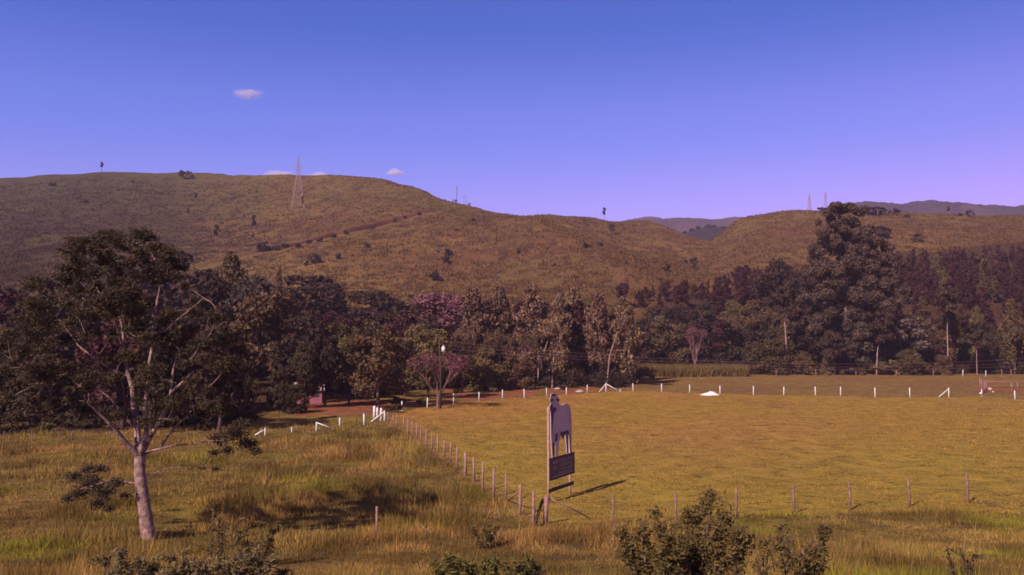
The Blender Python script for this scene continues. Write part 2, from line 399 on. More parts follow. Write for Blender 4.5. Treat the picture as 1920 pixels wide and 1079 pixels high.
def leafm(name, c, objr=.25, tr=.18): return mat(name, c, .75, .3, .35, attr=True, trans=tr, objrand=objr, spec=.12)
L_dark = leafm('dark_green_leaves', (.066, .046, .028))
L_olive = leafm('olive_leaves', (.132, .094, .040))
L_red = leafm('reddish_leaves', (.078, .032, .028), .18)
L_tan = leafm('tan_leaves', (.215, .130, .080), .14)
L_pink = leafm('pinkish_leaves', (.165, .062, .070), .05)
L_flower = leafm('pink_blossom', (.20, .082, .095), .05)
L_grey = leafm('grey_green_leaves', (.130, .092, .066), .15)
L_fore = leafm('foreground_leaves', (.082, .056, .032), 0, .25)
L_hill = leafm('hillside_leaves', (.060, .038, .026), .2)
M_grass = mat('grass_blades', (1, 1, 1), .9, .12, .5, attr=True, trans=.25, spec=.1)

# ------------------------------------------------------------------ ground sheet
Vg = np.stack([GX, GY, Z], -1).reshape(-1, 3)
Vg = np.vstack([Vg, [[0, 0, 6.3]]])
idx = np.arange(nA * nR).reshape(nA, nR); nx = np.roll(idx, -1, axis=0)
Q = np.stack([idx[:, :-1], idx[:, 1:], nx[:, 1:], nx[:, :-1]], -1).reshape(-1, 4)
cg = np.vstack([col.reshape(-1, 3), [[.2, .12, .05]]])
gme = npmesh('ground', Vg, Q[:, ::-1], [M_ground], cg, True)
obj('ground', gme, kind='structure')

# ------------------------------------------------------------------ far hills
M_farh = mat('far_wooded_hills', (.045, .030, .036), .95, .4, .02, bump=6)
M_farg = mat('far_grass_hills', (.085, .050, .055), .95, .25, .01, bump=3)
def ridge(name, pts, Y, depth, m, rough, seed):
    n = int((pts[-1][0] - pts[0][0]) / 1.2); xs = np.linspace(pts[0][0], pts[-1][0], n)
    top = pchip([p[0] for p in pts], [p[1] for p in pts], xs); rows = 26; V = []
    for j in range(rows):
        t = j / (rows - 1); y = Y - depth * (1 - t) if t <= 1 else Y
        hgt = math.sin(t * math.pi / 2) ** .8
        for k, (x, tp_) in enumerate(zip(xs, top)):
            zt = CAMZ + slope(tp_) * Y
            zz = zt * hgt + rough * (float(vnoise(np.array(k * .55 + seed), np.array(j * 1.3))) - .3) * (0.4 + hgt)
            V.append((ux(x) * Y * (y / Y * .3 + .7), y, zz))
    for j in range(1, 7):
        for k, (x, tp_) in enumerate(zip(xs, top)):
            zt = CAMZ + slope(tp_) * Y
            V.append((ux(x) * Y, Y + depth * .25 * j, zt * (1 - (j / 6) ** 2)))
    rows += 6; V = np.array(V); i = np.arange(rows * n).reshape(rows, n)
    q = np.stack([i[:-1, :-1], i[:-1, 1:], i[1:, 1:], i[1:, :-1]], -1).reshape(-1, 4)
    return obj(name, npmesh(name, V, q, [m], smooth=True), kind='structure')
ridge('far_wooded_hills', [(1560,398),(1600,390),(1645,394),(1665,396),(1690,390),(1705,388.5),(1740,391),(1770,393),(1785,395),(1850,399),(1862,401),(1874,397.5),(1890,401),(1912,398),(1935,400),(2100,396)], 1900, 700, M_farh, 6, 3)
ridge('far_round_hill', [(1778,404),(1790,396),(1802,389.5),(1815,386),(1818,384.5),(1824,386.5),(1838,392),(1852,398),(1866,404)], 1650, 260, M_farg, 1.5, 9)
ridge('far_grass_hills', [(1150,425),(1190,418),(1205,415.5),(1218,417),(1228,420),(1245,418.5),(1262,417.5),(1285,418.5),(1310,420.5),(1330,421),(1345,418.5),(1362,416.5),(1385,418),(1400,417),(1430,416),(1500,420)], 2100, 800, M_farg, 2.5, 5)

# ------------------------------------------------------------------ foliage
def cards(P, Nn, size, aspect=1.0, jitter=.8, droop=0, r=rng, shade=.3):
    n = len(P); nn = Nn + r.normal(0, jitter, (n, 3)); nn /= np.linalg.norm(nn, axis=1, keepdims=True) + 1e-9
    a = np.cross(nn, r.normal(0, 1, (n, 3))); a /= np.linalg.norm(a, axis=1, keepdims=True) + 1e-9
    if droop:
        dn = np.tile([[0, 0, -1.0]], (n, 1)) + r.normal(0, .25, (n, 3)); dn -= nn * (dn * nn).sum(1, keepdims=True)
        dn /= np.linalg.norm(dn, axis=1, keepdims=True) + 1e-9; a = a * (1 - droop) + dn * droop; a /= np.linalg.norm(a, axis=1, keepdims=True) + 1e-9
    b = np.cross(nn, a); s = (size * r.uniform(.55, 1.4, n))[:, None]
    a = a * s * aspect; b = b * s
    V = np.stack([P - a * .5, P + b * .42 + a * .08, P + a * .55, P - b * .4 - a * .05], 1).reshape(-1, 3)
    c = r.uniform(1 - shade, 1 + shade, n); hue = r.normal(0, .07, n)
    cc = np.stack([c * (1 + hue), c, c * (1 - hue)], 1); cc = np.repeat(cc, 4, 0)
    return V, np.arange(4 * n).reshape(n, 4), cc
def clump_pts(centres, radii, n, r=rng, flat=.75, low=.55):
    centres = np.asarray(centres, float); radii = np.asarray(radii, float)
    wgt = radii ** 2; k = r.choice(len(centres), n, p=wgt / wgt.sum())
    d = r.normal(0, 1, (n, 3)); d[:, 2] += .35; d /= np.linalg.norm(d, axis=1, keepdims=True)
    rr = r.uniform(low, 1.05, n) * radii[k]
    P = centres[k] + d * rr[:, None] * np.array([1, 1, flat]); return P, d
def join(parts):
    V = []; Fq = []; Cc = []; o = 0
    for v, f, c in parts: V.append(v); Fq.append(f + o); Cc.append(c); o += len(v)
    return np.vstack(V), np.vstack(Fq), np.vstack(Cc)

PROTO = {}
def limb(mb, a, b, r0, r1, bend=.12, n=5, rnd=random, sides=5):
    a = Vector(a); b = Vector(b); L = (b - a).length; pts = []
    off = Vector([rnd.uniform(-1, 1) for _ in range(3)]) * L * bend
    for i in range(n + 1):
        t = i / n; pts.append(a.lerp(b, t) + off * math.sin(t * math.pi) + Vector((0, 0, -L * bend * .3 * math.sin(t * math.pi))))
    mb.tube(pts, [r0 + (r1 - r0) * i / n for i in range(n + 1)], sides, cap=False); return pts
def make_broad(seed, leaf, h=12, w=4.6, nc=34, nl=5200, base=.28, size=.42, bark=None):
    rd = random.Random(seed); r = np.random.default_rng(seed); cs, rs = [], []
    for i in range(nc):
        t = rd.random() ** .8; ph = rd.uniform(0, 6.283); z = base + (1 - base) * t
        rad = w * math.sqrt(max(0.02, 1 - ((t - .38) / .66) ** 2)) * rd.uniform(.35, .95)
        cs.append((rad * math.cos(ph), rad * math.sin(ph), (z * h) - .9)); rs.append(rd.uniform(.85, 1.75) * w / 4.6)
    P, d = clump_pts(cs, rs, nl, r); V, Fq, cc = cards(P, d, size, 1.15, .75, r=r)
    crown = npmesh('crown', V, Fq, [leaf], cc)
    mb = MB(); fork = h * base * rd.uniform(.7, 1.1); lean = Vector((rd.uniform(-.5, .5), rd.uniform(-.5, .5), fork))
    mb.tube([(0, 0, -.4), lean * .5 + Vector((.1, 0, 0)), lean], [h * .024, h * .019, h * .016], 7, cap=False)
    for i in range(9):
        c = Vector(cs[rd.randrange(nc)]); limb(mb, lean, lean.lerp(c, .9), h * .010, h * .003, rnd=rd)
    return mb.mesh('trunk', bark or M_barkd, True), crown, h
def make_feather(seed, leaf, h=20, w=2.9, nl=9500, base=.26, size=.34, bark=None, drp=.75):
    rd = random.Random(seed); r = np.random.default_rng(seed); cs, rs = [], []
    for i in range(46):
        t = rd.random(); ph = rd.uniform(0, 6.283); prof = math.sin(min(1, t * 1.02 + .10) * math.pi) ** .6 * .9 + .12
        rad = w * prof * rd.uniform(.15, .95); cs.append((rad * math.cos(ph), rad * math.sin(ph), h * (base + (1 - base) * t) - .8)); rs.append(rd.uniform(.7, 1.3))
    P, d = clump_pts(cs, rs, nl, r, flat=1.5, low=.2); P[:, 2] -= r.exponential(.6, len(P))
    V, Fq, cc = cards(P, d, size, 2.2, .9, drp, r=r)
    crown = npmesh('crown', V, Fq, [leaf], cc); mb = MB(); lean = rd.uniform(-.07, .07) * h; l2 = rd.uniform(-.05, .05) * h
    pts = [Vector((lean * t + .4 * math.sin(t * 5 + seed), l2 * t, h * t * .93 - .4)) for t in (0, .15, .3, .45, .6, .8, 1)]
    mb.tube(pts, [h * .0125 * (1 - t * .8) for t in (0, .15, .3, .45, .6, .8, 1)], 6, cap=False)
    for i in range(12):
        c = Vector(cs[rd.randrange(46)]); t = min(.9, max(.25, c.z / h - .15)); k = int(t * 6); a = pts[k].lerp(pts[min(6, k + 1)], t * 6 - k)
        limb(mb, a, c, h * .0045, .03, rnd=rd, sides=4)
    return mb.mesh('trunk', bark or M_bark, True), crown, h
def make_cone(seed, leaf, h=11, w=2.5, nl=2400, size=.42):
    rd = random.Random(seed); r = np.random.default_rng(seed); cs, rs = [], []
    for i in range(30):
        t = rd.random() ** 1.15; ph = rd.uniform(0, 6.283); rad = w * (1 - t) ** .7 * rd.uniform(.3, .95)
        cs.append((rad * math.cos(ph), rad * math.sin(ph), h * (.14 + .82 * t))); rs.append(.5 + .6 * (1 - t))
    P, d = clump_pts(cs, rs, nl, r, flat=1.3, low=.3); V, Fq, cc = cards(P, d, size, 1.5, .8, .4, r=r)
    mb = MB(); mb.tube([(0, 0, -.4), (.1, 0, h * .5), (0, 0, h * .95)], [.14, .09, .03], 5, cap=False)
    return mb.mesh('trunk', M_barkd, True), npmesh('crown', V, Fq, [leaf], cc), h
def grow(mb, p, d, L, r0, depth, rd, tips, spread=.5, up=.25, sides=4):
    q = p + d * L; m = p.lerp(q, .5) + Vector([rd.uniform(-1, 1) for _ in range(3)]) * L * .07
    mb.tube([p, m, q], [r0, r0 * .8, r0 * .62], sides, cap=False); tips.append((m, depth)); tips.append((q, depth))
    if depth == 0: return
    for i in range(3 if depth > 1 else 2 + (rd.random() < .5)):
        nd = (d + Vector([rd.uniform(-1, 1) for _ in range(3)]) * spread + Vector((0, 0, up * .5))).normalized()
        grow(mb, q, nd, L * rd.uniform(.62, .86), r0 * .62, depth - 1, rd, tips, spread, up, sides)
def make_bare(seed, h=9, leaf=None, bark=None, nl=500, stems=4, thick=.013, out=.62, spread=.42):
    rd = random.Random(seed); r = np.random.default_rng(seed); mb = MB(); tips = []
    mb.tube([(0, 0, -.3), (.05, 0, h * .12), (0, .05, h * .2)], [h * .022, h * .018, h * .016], 6, cap=False)
    for i in range(stems):
        ph = 6.283 * i / stems + rd.uniform(-.4, .4); d = Vector((math.cos(ph) * out, math.sin(ph) * out, 1)).normalized()
        grow(mb, Vector((0, .05, h * .19)), d, h * .24, h * thick, 4, rd, tips, spread, .3, 3)
    crown = None
    if leaf:
        T = np.array([t[0][:] for t in tips if t[1] < 3]); P = T[r.integers(0, len(T), nl)] + r.normal(0, .28, (nl, 3))
        V, Fq, cc = cards(P, r.normal(0, 1, (nl, 3)), .26, 1.3, .8, r=r); crown = npmesh('crown', V, Fq, [leaf], cc)
    return mb.mesh('branches', bark or M_twig, False), crown, h
def make_palm(seed, h=7):
    rd = random.Random(seed); r = np.random.default_rng(seed); cs, rs = [], []
    for i in range(12):
        t = rd.random(); ph = rd.uniform(0, 6.283); rad = .75 * math.sin(max(.15, min(.95, t)) * math.pi) * rd.uniform(.2, 1); cs.append((rad * math.cos(ph), rad * math.sin(ph), h * (.52 + .42 * t))); rs.append(rd.uniform(.35, .6))
    P, d = clump_pts(cs, rs, 700, r, flat=1.2, low=.2); V, Fq, cc = cards(P, d, .34, 1.8, .8, .5, r=r)
    mb = MB(); mb.tube([(0, 0, -.4), (.15, 0, h * .45), (.05, .1, h * .8)], [.13, .10, .07], 6, cap=False)
    return mb.mesh('trunk', M_bark, True), npmesh('crown', V, Fq, [L_hill], cc), h
def make_bush(seed, leaf, h=2.2, w=1.5, nl=900, size=.3):
    rd = random.Random(seed); r = np.random.default_rng(seed); cs, rs = [], []
    for i in range(12):
        ph = rd.uniform(0, 6.283); rad = w * rd.random() ** .6; cs.append((rad * math.cos(ph), rad * math.sin(ph), h * rd.uniform(.15, .8) * (1 - .35 * rad / w))); rs.append(rd.uniform(.35, .7) * h / 2.2)
    P, d = clump_pts(cs, rs, nl, r); P[:, 2] = np.abs(P[:, 2]); V, Fq, cc = cards(P, d, size, 1.2, .8, r=r)
    mb = MB()
    for c in cs[:6]: limb(mb, (0, 0, -.2), c, .05, .015, rnd=rd, sides=4, n=3)
    return mb.mesh('stems', M_barkd), npmesh('crown', V, Fq, [leaf], cc), h

for s in range(4):
    PROTO['dark', s] = make_broad(10 + s, L_dark); PROTO['olive', s] = make_broad(20 + s, L_olive, w=4.9)
    PROTO['redb', s] = make_broad(30 + s, L_red, w=4.2, nl=4200)
    PROTO['grey', s] = make_broad(35 + s, L_grey, w=4.4, nl=4800)
    PROTO['mound', s] = make_broad(200 + s, L_olive, h=9, w=5.0, nc=44, nl=6500, base=.04)
    PROTO['moundd', s] = make_broad(210 + s, L_dark, h=9, w=4.6, nc=44, nl=6000, base=.04)
    PROTO['tan', s] = make_feather(40 + s, L_tan); PROTO['slim', s] = make_feather(50 + s, L_olive, w=2.4)
    PROTO['cone', s] = make_cone(60 + s, L_red); PROTO['coned', s] = make_cone(65 + s, L_olive)
    PROTO['palm', s] = make_palm(70 + s)
    PROTO['hbush', s] = make_bush(80 + s, L_hill); PROTO['obush', s] = make_bush(90 + s, L_olive, nl=1200)
    PROTO['hillt', s] = make_broad(95 + s, L_hill, h=6, w=2.8, nl=1500, nc=16, size=.34)
for s in range(3):
    PROTO['twig', s] = make_bare(100 + s, 9, L_pink, nl=900); PROTO['twigt', s] = make_bare(110 + s, 12, L_olive, M_bark, nl=3200)
    PROTO['vase', s] = make_bare(130 + s, 10, L_pink, nl=1300, stems=6, thick=.010, out=.24, spread=.22)
    PROTO['pink', s] = make_broad(120 + s, L_flower, w=5.2, nl=7000, size=.34)
def plant(kind, p, h, label, cat='tree', group=None, wf=1.0, name='tree', s=None, rd=random):
    ks = [k for k in PROTO if k[0] == kind]; tm_, cm, h0 = PROTO[ks[rd.randrange(len(ks))] if s is None else (kind, s)]
    e = empty(name, p, rd.uniform(0, 6.283), label=label, cat=cat, group=group); k = h / h0
    e.scale = (k * wf * rd.uniform(.93, 1.07), k * wf * rd.uniform(.93, 1.07), k)
    obj(tm_.name.split('.')[0], tm_, e)
    if cm: obj('crown', cm, e)
    return e
def top_h(px, py_top, Y, gz): return CAMZ + slope(py_top) * Y - gz
def planted(kind, px, Y, top, label, group=None, wf=1.0, name='tree', s=None, cat='tree'):
    g = gnd(px, Y); return plant(kind, g, max(1.0, top_h(px, top, Y, g.z)), label, cat, group, wf, name, s)

# ---- named trees of the valley: kind, px, Y, top py, width factor, name, label
NT = [
 ('slim', 430, 170, 476, 1.3, 'eucalyptus_tree', 'tall feathery greyish tree rising above the left wood against the hillside'),
 ('grey', 468, 160, 515, .7, 'pale_leaved_tree', 'silvery leaved small tree right beside the tall feathery tree of the left wood'),
 ('dark', 575, 240, 516, 1.75, 'broadleaf_tree', 'very broad flat-topped dark tree at the foot of the hill above the left wood'),
 ('dark', 700, 235, 545, 1.3, 'broadleaf_tree', 'low wide dark tree trailing down from the broad flat-topped one'),
 ('dark', 300, 200, 470, 1.4, 'broadleaf_tree', 'large dark rounded tree behind the crown of the foreground tree'),
 ('coned', 522, 262, 500, .45, 'cypress_tree', 'small narrow pointed tree standing on the grass above the broad dark tree'),
 ('pink', 812, 196, 552, 1.25, 'flowering_tree', 'wide pink-flowering tree top showing above the dark woods at the hill foot'),
 ('pink', 848, 200, 553, 1.1, 'flowering_tree', 'second pink-flowering tree top touching the drooping eucalyptus with three pale stems'),
 ('dark', 765, 180, 568, 1.1, 'broadleaf_tree', 'round dark tree just left of and below the pink-flowering tree'),
 ('tan', 888, 178, 535, 1.25, 'eucalyptus_tree', 'drooping eucalyptus with three pale upper stems right of the pink-flowering tree'),
 ('tan', 938, 182, 540, 1.2, 'eucalyptus_tree', 'second drooping eucalyptus to the right of the pink-flowering tree'),
 ('tan', 996, 176, 536, 1.3, 'eucalyptus_tree', 'tallest yellowish drooping eucalyptus with a straight pale trunk in the middle of the wood'),
 ('tan', 1048, 176, 556, 1.2, 'eucalyptus_tree', 'drooping eucalyptus just right of the tallest yellowish one'),
 ('tan', 1075, 182, 541, 1.3, 'eucalyptus_tree', 'greyish wide drooping eucalyptus above the braced white post'),
 ('tan', 1120, 178, 548, 1.2, 'eucalyptus_tree', 'greyish drooping eucalyptus at the right side of the middle wood'),
 ('tan', 1168, 178, 560, 1.45, 'eucalyptus_tree', 'golden weeping tree at the right end of the middle wood beside the corn'),
 ('redb', 1168, 300, 528, .8, 'round_tree', 'small solitary reddish tree at the left tip of the upper plantation'),
 ('twigt', 895, 166, 600, 1.0, 'bare_tree', 'sparse reddish tree with forked pale stems in front of the drooping eucalyptuses'),
 ('twigt', 965, 164, 612, 1.0, 'bare_tree', 'sparse tree with crooked pale trunk left of the slanting pale trunk'),
 ('twig', 822, 115, 655, 1.25, 'bare_tree', 'bare pinkish tree with whitewashed trunk foot behind the white post fence by the utility pole'),
 ('olive', 710, 116, 612, 1.05, 'broadleaf_tree', 'bright olive tree with a slim trunk behind the white corner posts'),
 ('olive', 805, 135, 620, 1.0, 'broadleaf_tree', 'olive tree behind the utility pole'),
 ('dark', 760, 140, 640, .9, 'broadleaf_tree', 'dark tree between the corner posts and the utility pole'),
 ('dark', 570, 128, 590, 1.0, 'broadleaf_tree', 'tall dark tree standing over the pink-walled house'),
 ('olive', 630, 138, 600, .9, 'broadleaf_tree', 'brownish tree behind the red earth yard'),
 ('twigt', 455, 92, 700, .9, 'bare_tree', 'sparse pinkish tree with a thin leaning pale trunk left of the house'),
 ('dark', 525, 96, 690, .55, 'broadleaf_tree', 'slim tree with a whitewashed trunk foot at the left end of the white posts'),
 ('mound', 910, 158, 655, 1.0, 'broadleaf_tree', 'low green tree on the edge of the middle wood above the red bank'),
 ('mound', 965, 160, 665, .95, 'broadleaf_tree', 'second low green tree along the red bank'),
 ('mound', 1252, 262, 600, 1.15, 'broadleaf_tree', 'round green tree behind the left end of the corn'),
 ('vase', 1302, 238, 612, 1.0, 'bare_tree', 'bare pink vase-shaped tree rising out of the corn'),
 ('moundd', 1355, 265, 606, 1.5, 'broadleaf_tree', 'big dark tree right of the bare pink vase-shaped tree'),
 ('mound', 1452, 234, 636, 1.35, 'broadleaf_tree', 'wide olive bush-like tree at the right end of the corn'),
 ('mound', 1502, 232, 660, 1.0, 'broadleaf_tree', 'smaller olive tree right of the corn, touching the wide one'),
 ('twigt', 1405, 262, 572, 1.3, 'bare_tree', 'large sparse pinkish tree above the right end of the corn'),
 ('slim', 1473, 248, 570, .9, 'dead_tree', 'tree with a long straight whitish trunk left of the giant eucalyptus'),
 ('dark', 1458, 290, 486, .9, 'broadleaf_tree', 'dark knobbly tree top beside the giant eucalyptus on its left'),
 ('grey', 1700, 238, 590, 1.15, 'broadleaf_tree', 'sunlit grey-green tree right of the giant eucalyptus'),
 ('grey', 1620, 236, 600, 1.2, 'broadleaf_tree', 'grey-green round tree at the foot of the giant eucalyptus'),
 ('moundd', 1545, 236, 610, 1.2, 'broadleaf_tree', 'dark round tree at the left foot of the giant eucalyptus'),
 ('mound', 1705, 226, 655, .95, 'broadleaf_tree', 'low bright tree on the far edge of the pasture below the dark gap'),
 ('mound', 1765, 228, 664, .85, 'broadleaf_tree', 'low green tree next to the pale straight trunk at the pasture edge'),
 ('mound', 1550, 226, 670, .8, 'broadleaf_tree', 'small bush-like tree on the pasture edge below the giant eucalyptus'),
 ('slim', 1778, 236, 560, 1.0, 'eucalyptus_tree', 'slim tree with the brightest straight pale trunk at the right pasture edge'),
 ('slim', 1832, 238, 575, 1.0, 'eucalyptus_tree', 'slim tree with a darker straight trunk right of the brightest one'),
 ('slim', 1898, 236, 565, 1.1, 'eucalyptus_tree', 'slim tree with a forked foot at the right edge of the picture'),
]
occupied = []
for kd, px, Y, top, wf, nm, lb in NT:
    planted(kd, px, Y, top, lb, wf=wf, name=nm); occupied.append((px, Y))

# ---- filling trees of the woods and plantation
canopy = lambda px: float(np.interp(px, [-120, 0, 60, 140, 330, 350, 400, 470, 500, 520, 640, 680, 740, 765, 860, 870, 1150, 1165, 1250, 1320, 1345, 1400, 1500, 1540, 1600, 1660, 1700, 1760, 1830, 1920, 2050],
                                         [520, 508, 505, 500, 478, 503, 505, 510, 525, 540, 540, 555, 572, 604, 602, 560, 560, 545, 520, 528, 515, 494, 492, 490, 480, 468, 466, 463, 460, 450, 445]))
capR = lambda px: float(np.interp(px, [1180, 1400, 1520, 1660, 1720, 1960], [572, 562, 560, 588, 588, 602]))
def fill(area, n_rows, Y0, Y1, px0, px1, step_m, kinds, hr, label, group, name, margin=6, front_top=None):
    cnt = 0
    for i in range(n_rows):
        t = (i + .5) / n_rows; Yb = Y0 + (Y1 - Y0) * t; step = step_m / Yb * F; px = px0 + random.random() * step
        while px < px1:
            Y = Yb + random.uniform(-.8, .8) * (Y1 - Y0) / n_rows; q = px + random.uniform(-.25, .25) * step
            g = gnd(q, Y); hmx = top_h(q, (capR(q) if area.startswith('right') else canopy(q)) + margin * random.random(), Y, g.z)
            h = min(random.uniform(*hr), hmx)
            if h > 3.5:
                k = random.choice(kinds); plant(k, g, h, label, 'tree', group, 12 / 12 * max(.8, min(1.5, (6.5 / max(h, 5)) if k in ('cone', 'coned') and False else 1)), name); cnt += 1
            px += step * random.uniform(.85, 1.15)
    return cnt
WL = 'tree in the crowded shaded wood left of the yard, behind the foreground tree'
c1 = fill('left', 4, 88, 122, -90, 470, 5.5, ['dark', 'dark', 'olive', 'redb'], (8, 13), 'dark leafy tree in the front of the crowded shaded wood left of the yard', 'trees of the left wood', 'broadleaf_tree')
c2 = fill('left', 5, 135, 250, -70, 560, 9, ['dark', 'dark', 'olive', 'redb', 'grey'], (14, 20), 'tall leafy tree in the back of the crowded shaded wood left of the yard', 'trees of the left wood', 'broadleaf_tree')
c3 = fill('yard', 6, 150, 225, 545, 870, 6.5, ['dark', 'dark', 'olive', 'redb'], (9, 15), 'leafy tree in the dark wood behind the red earth yard', 'trees behind the yard', 'broadleaf_tree')
c4 = fill('mid', 4, 184, 214, 860, 1180, 4.2, ['dark', 'slim', 'tan', 'redb', 'tan'], (11, 19), 'tree crowded behind the drooping eucalyptuses of the middle wood', 'trees of the middle wood', 'woodland_tree')
c5 = fill('right', 4, 258, 300, 1185, 1960, 8.5, ['moundd', 'dark', 'grey', 'redb', 'mound'], (8, 15), 'leafy tree in the front of the dark wood on the right, behind the pasture', 'trees of the right wood', 'broadleaf_tree')
c5 += fill('rightf', 2, 240, 254, 1400, 1960, 5.5, ['moundd', 'dark', 'redb', 'moundd'], (7, 14), 'leafy tree in the front of the dark wood on the right, behind the pasture', 'trees of the right wood', 'broadleaf_tree')
c6 = fill('plant', 8, 290, 372, 1180, 1650, 6.8, ['cone', 'cone', 'redb'], (9, 12.5), 'reddish tree of the dense plantation climbing the right slope', 'trees of the plantation', 'plantation_tree', 12)
c6 += fill('plant', 18, 257, 425, 1640, 1975, 6.8, ['cone', 'cone', 'cone', 'coned'], (9, 12.5), 'reddish tree of the dense plantation climbing the right slope', 'trees of the plantation', 'plantation_tree', 8)
print('TREES', c1, c2, c3, c4, c5, c6)

# ---- the giant eucalyptus
def giant():
    Y = 240; g = gnd(1590, Y); mp = Y / F; r = np.random.default_rng(5); rd = random.Random(5)
    B = [(1572,388,13),(1558,396,10),(1588,394,12),(1604,402,10),(1548,412,9),(1580,412,15),(1600,418,13),(1620,428,12),(1570,430,14),(1552,442,11),(1590,440,16),(1615,450,14),(1634,458,11),(1565,456,13),
         (1545,470,14),(1580,470,16),(1604,476,16),(1630,480,13),(1650,492,10),(1555,492,16),(1590,498,18),(1622,502,16),(1645,516,13),(1535,510,14),(1570,520,18),(1606,528,18),(1638,536,16),(1655,552,11),
         (1545,542,16),(1580,552,18),(1616,560,18),(1645,572,14),(1530,562,14),(1560,580,18),(1598,588,18),(1632,596,16),(1540,606,16),(1580,615,18),(1612,622,16)]
    cs, rs = [], []
    B += [(x + rd.uniform(-16, 16), y + 10, q * .9) for x, y, q in B if y > 440]
    for x, y, q in B:
        wdt = np.interp(y, [380, 480, 560, 640], [1.5, 5, 8, 9])
        for k in range(5):
            wd_ = 1 + .22 * (y > 430) ; p = at(1590 + (x - 1590) * wd_ + rd.uniform(-11, 11), y + rd.uniform(-8, 8), Y) - g; p.y = rd.uniform(-1, 1) * wdt; cs.append(p[:]); rs.append(q * mp * rd.uniform(.55, 1.0))
    P, d = clump_pts(cs, rs, 120000, r, flat=.85, low=.45); V, Fq, cc = cards(P, d, .46, 1.3, .65, .2, r=r)
    e = empty('giant_eucalyptus_tree', g, label='giant cone-shaped eucalyptus whose crown rises above the skyline on the right', cat='tree')
    obj('crown', npmesh('crown', V, Fq, [L_grey], cc * np.array([.82, .82, .72])), e)
    mb = MB(); H_ = top_h(1572, 392, Y, g.z); pts = [Vector((math.sin(t * 4) * .5 - t * 2.2, 0, H_ * t - .5)) for t in np.linspace(0, 1, 9)]
    mb.tube(pts, list(np.linspace(.85, .12, 9)), 9, cap=False)
    for c in cs[::3]:
        c = Vector(c); t = min(.95, max(.1, c.z / H_ - .1)); k = int(t * 8); limb(mb, pts[k].lerp(pts[min(8, k + 1)], t * 8 - k), pts[k].lerp(c, .7), .12, .03, rnd=rd)
    mb.build('trunk', M_bark, e, True)
giant()

# ---- slanting pale trunks in the middle wood
def leaning(name, pts, r0, label, Y, big=0):
    mb = MB(); P = [at(x, y, Y + dy) for x, y, dy in pts]; g = P[0].copy(); g.z = float(H(g.x, g.y)) - .3
    e = empty(name, g, label=label, cat='tree'); P = [p - g for p in P]; P[0] = Vector((0, 0, 0))
    mb.tube(P, [r0 * (1 - .65 * i / (len(P) - 1)) for i in range(len(P))], 7, cap=False).build('trunk', M_barkw, e, True)
    r = np.random.default_rng(int(pts[0][0])); c = P[-1]; q, d = clump_pts([c[:], (c + Vector((1, 0, 1)))[:], (c + Vector((-1, .5, .3)))[:]], [1.4, 1.2, 1.1], 1500, r)
    if big:
        cc_ = [(c + Vector((r.normal(0, 1.5), r.normal(0, 1.2), r.uniform(-2.5, 5))))[:] for _ in range(26)]
        q, d = clump_pts(cc_, [1.2] * 26, 5200, r, low=.2)
    V, Fq, cc = cards(q, d, .38, 2, .9, .7, r=r); obj('crown', npmesh('crown', V, Fq, [L_dark if big else L_tan], cc), e)
leaning('leaning_tree', [(1008, 716, 0), (1010, 678, 0), (1020, 660, 0), (1027, 640, 0), (1028, 625, 0)], .16, 'tree with a curved slanting pale trunk in the middle wood', 164)
leaning('leaning_tree', [(1137, 712, 0), (1143, 668, 0), (1152, 638, 0), (1163, 612, 0)], .14, 'tree with a slanting pale trunk beside the golden weeping tree', 166)
leaning('straight_tree', [(1035, 722, 0), (1037, 690, 0), (1039, 650, 0), (1038, 610, 0)], .18, 'thin straight pale tree between the two slanting pale trunks', 166)
leaning('straight_tree', [(1778, 702, 0), (1777, 660, 0), (1776, 620, 0), (1777, 582, 0)], .22, 'tree with a pale straight stem at the right pasture edge', 228, 1)
leaning('straight_tree', [(1832, 704, 0), (1831, 660, 0), (1831, 630, 0)], .13, 'tree with a thin dull stem right of the pale stemmed one', 228, 1)
leaning('straight_tree', [(1475, 690, 0), (1474, 640, 0), (1471, 600, 0), (1470, 572, 0)], .26, 'tree on a long whitish trunk standing left of the giant eucalyptus', 232, 1)
leaning('leaning_tree', [(1643, 690, 0), (1645, 662, 0), (1648, 640, 0), (1656, 622, 0)], .2, 'curved pale trunk at the foot of the giant eucalyptus', 228, 1)
leaning('leaning_tree', [(1566, 696, 0), (1563, 680, 0), (1558, 662, 0)], .16, 'short leaning pale trunk at the pasture edge under the giant eucalyptus', 226, 1)

def understory(name, label, bands, seed):
    r = np.random.default_rng(seed); parts = []
    for px0, px1, Y0, Y1, hh, n in bands:
        m_ = int(n / 90); px = r.uniform(px0, px1, m_); Yc = r.uniform(Y0, Y1, m_); x = ux(0) * 0 + np.array([ux(float(p)) for p in px]) * Yc; z = H(x, Yc)
        rad = r.uniform(.6, 1.5, m_) * hh / 2.2; cs = np.stack([x, Yc, z + rad * r.uniform(.2, 1.2, m_)], 1)
        P, d = clump_pts(cs, rad, n, r, low=.4); k = P[:, 2] > H(P[:, 0], P[:, 1]); parts.append(cards(P[k], d[k], .38, 1.2, .8, r=r))
    V, Fq, cc = join(parts); cc *= .8; obj(name, npmesh(name, V, Fq, [L_dark], cc), label=label, cat='undergrowth', kind='stuff')
understory('undergrowth', 'tangled dark undergrowth filling the foot of the woods behind the pasture', [
    (-100, 470, 89, 112, 2.2, 26000), (740, 1180, 166, 196, 3.0, 42000), (1185, 1400, 250, 268, 3, 14000), (1400, 1960, 232, 250, 3.2, 34000), (560, 760, 142, 165, 2.4, 9000)], 77)
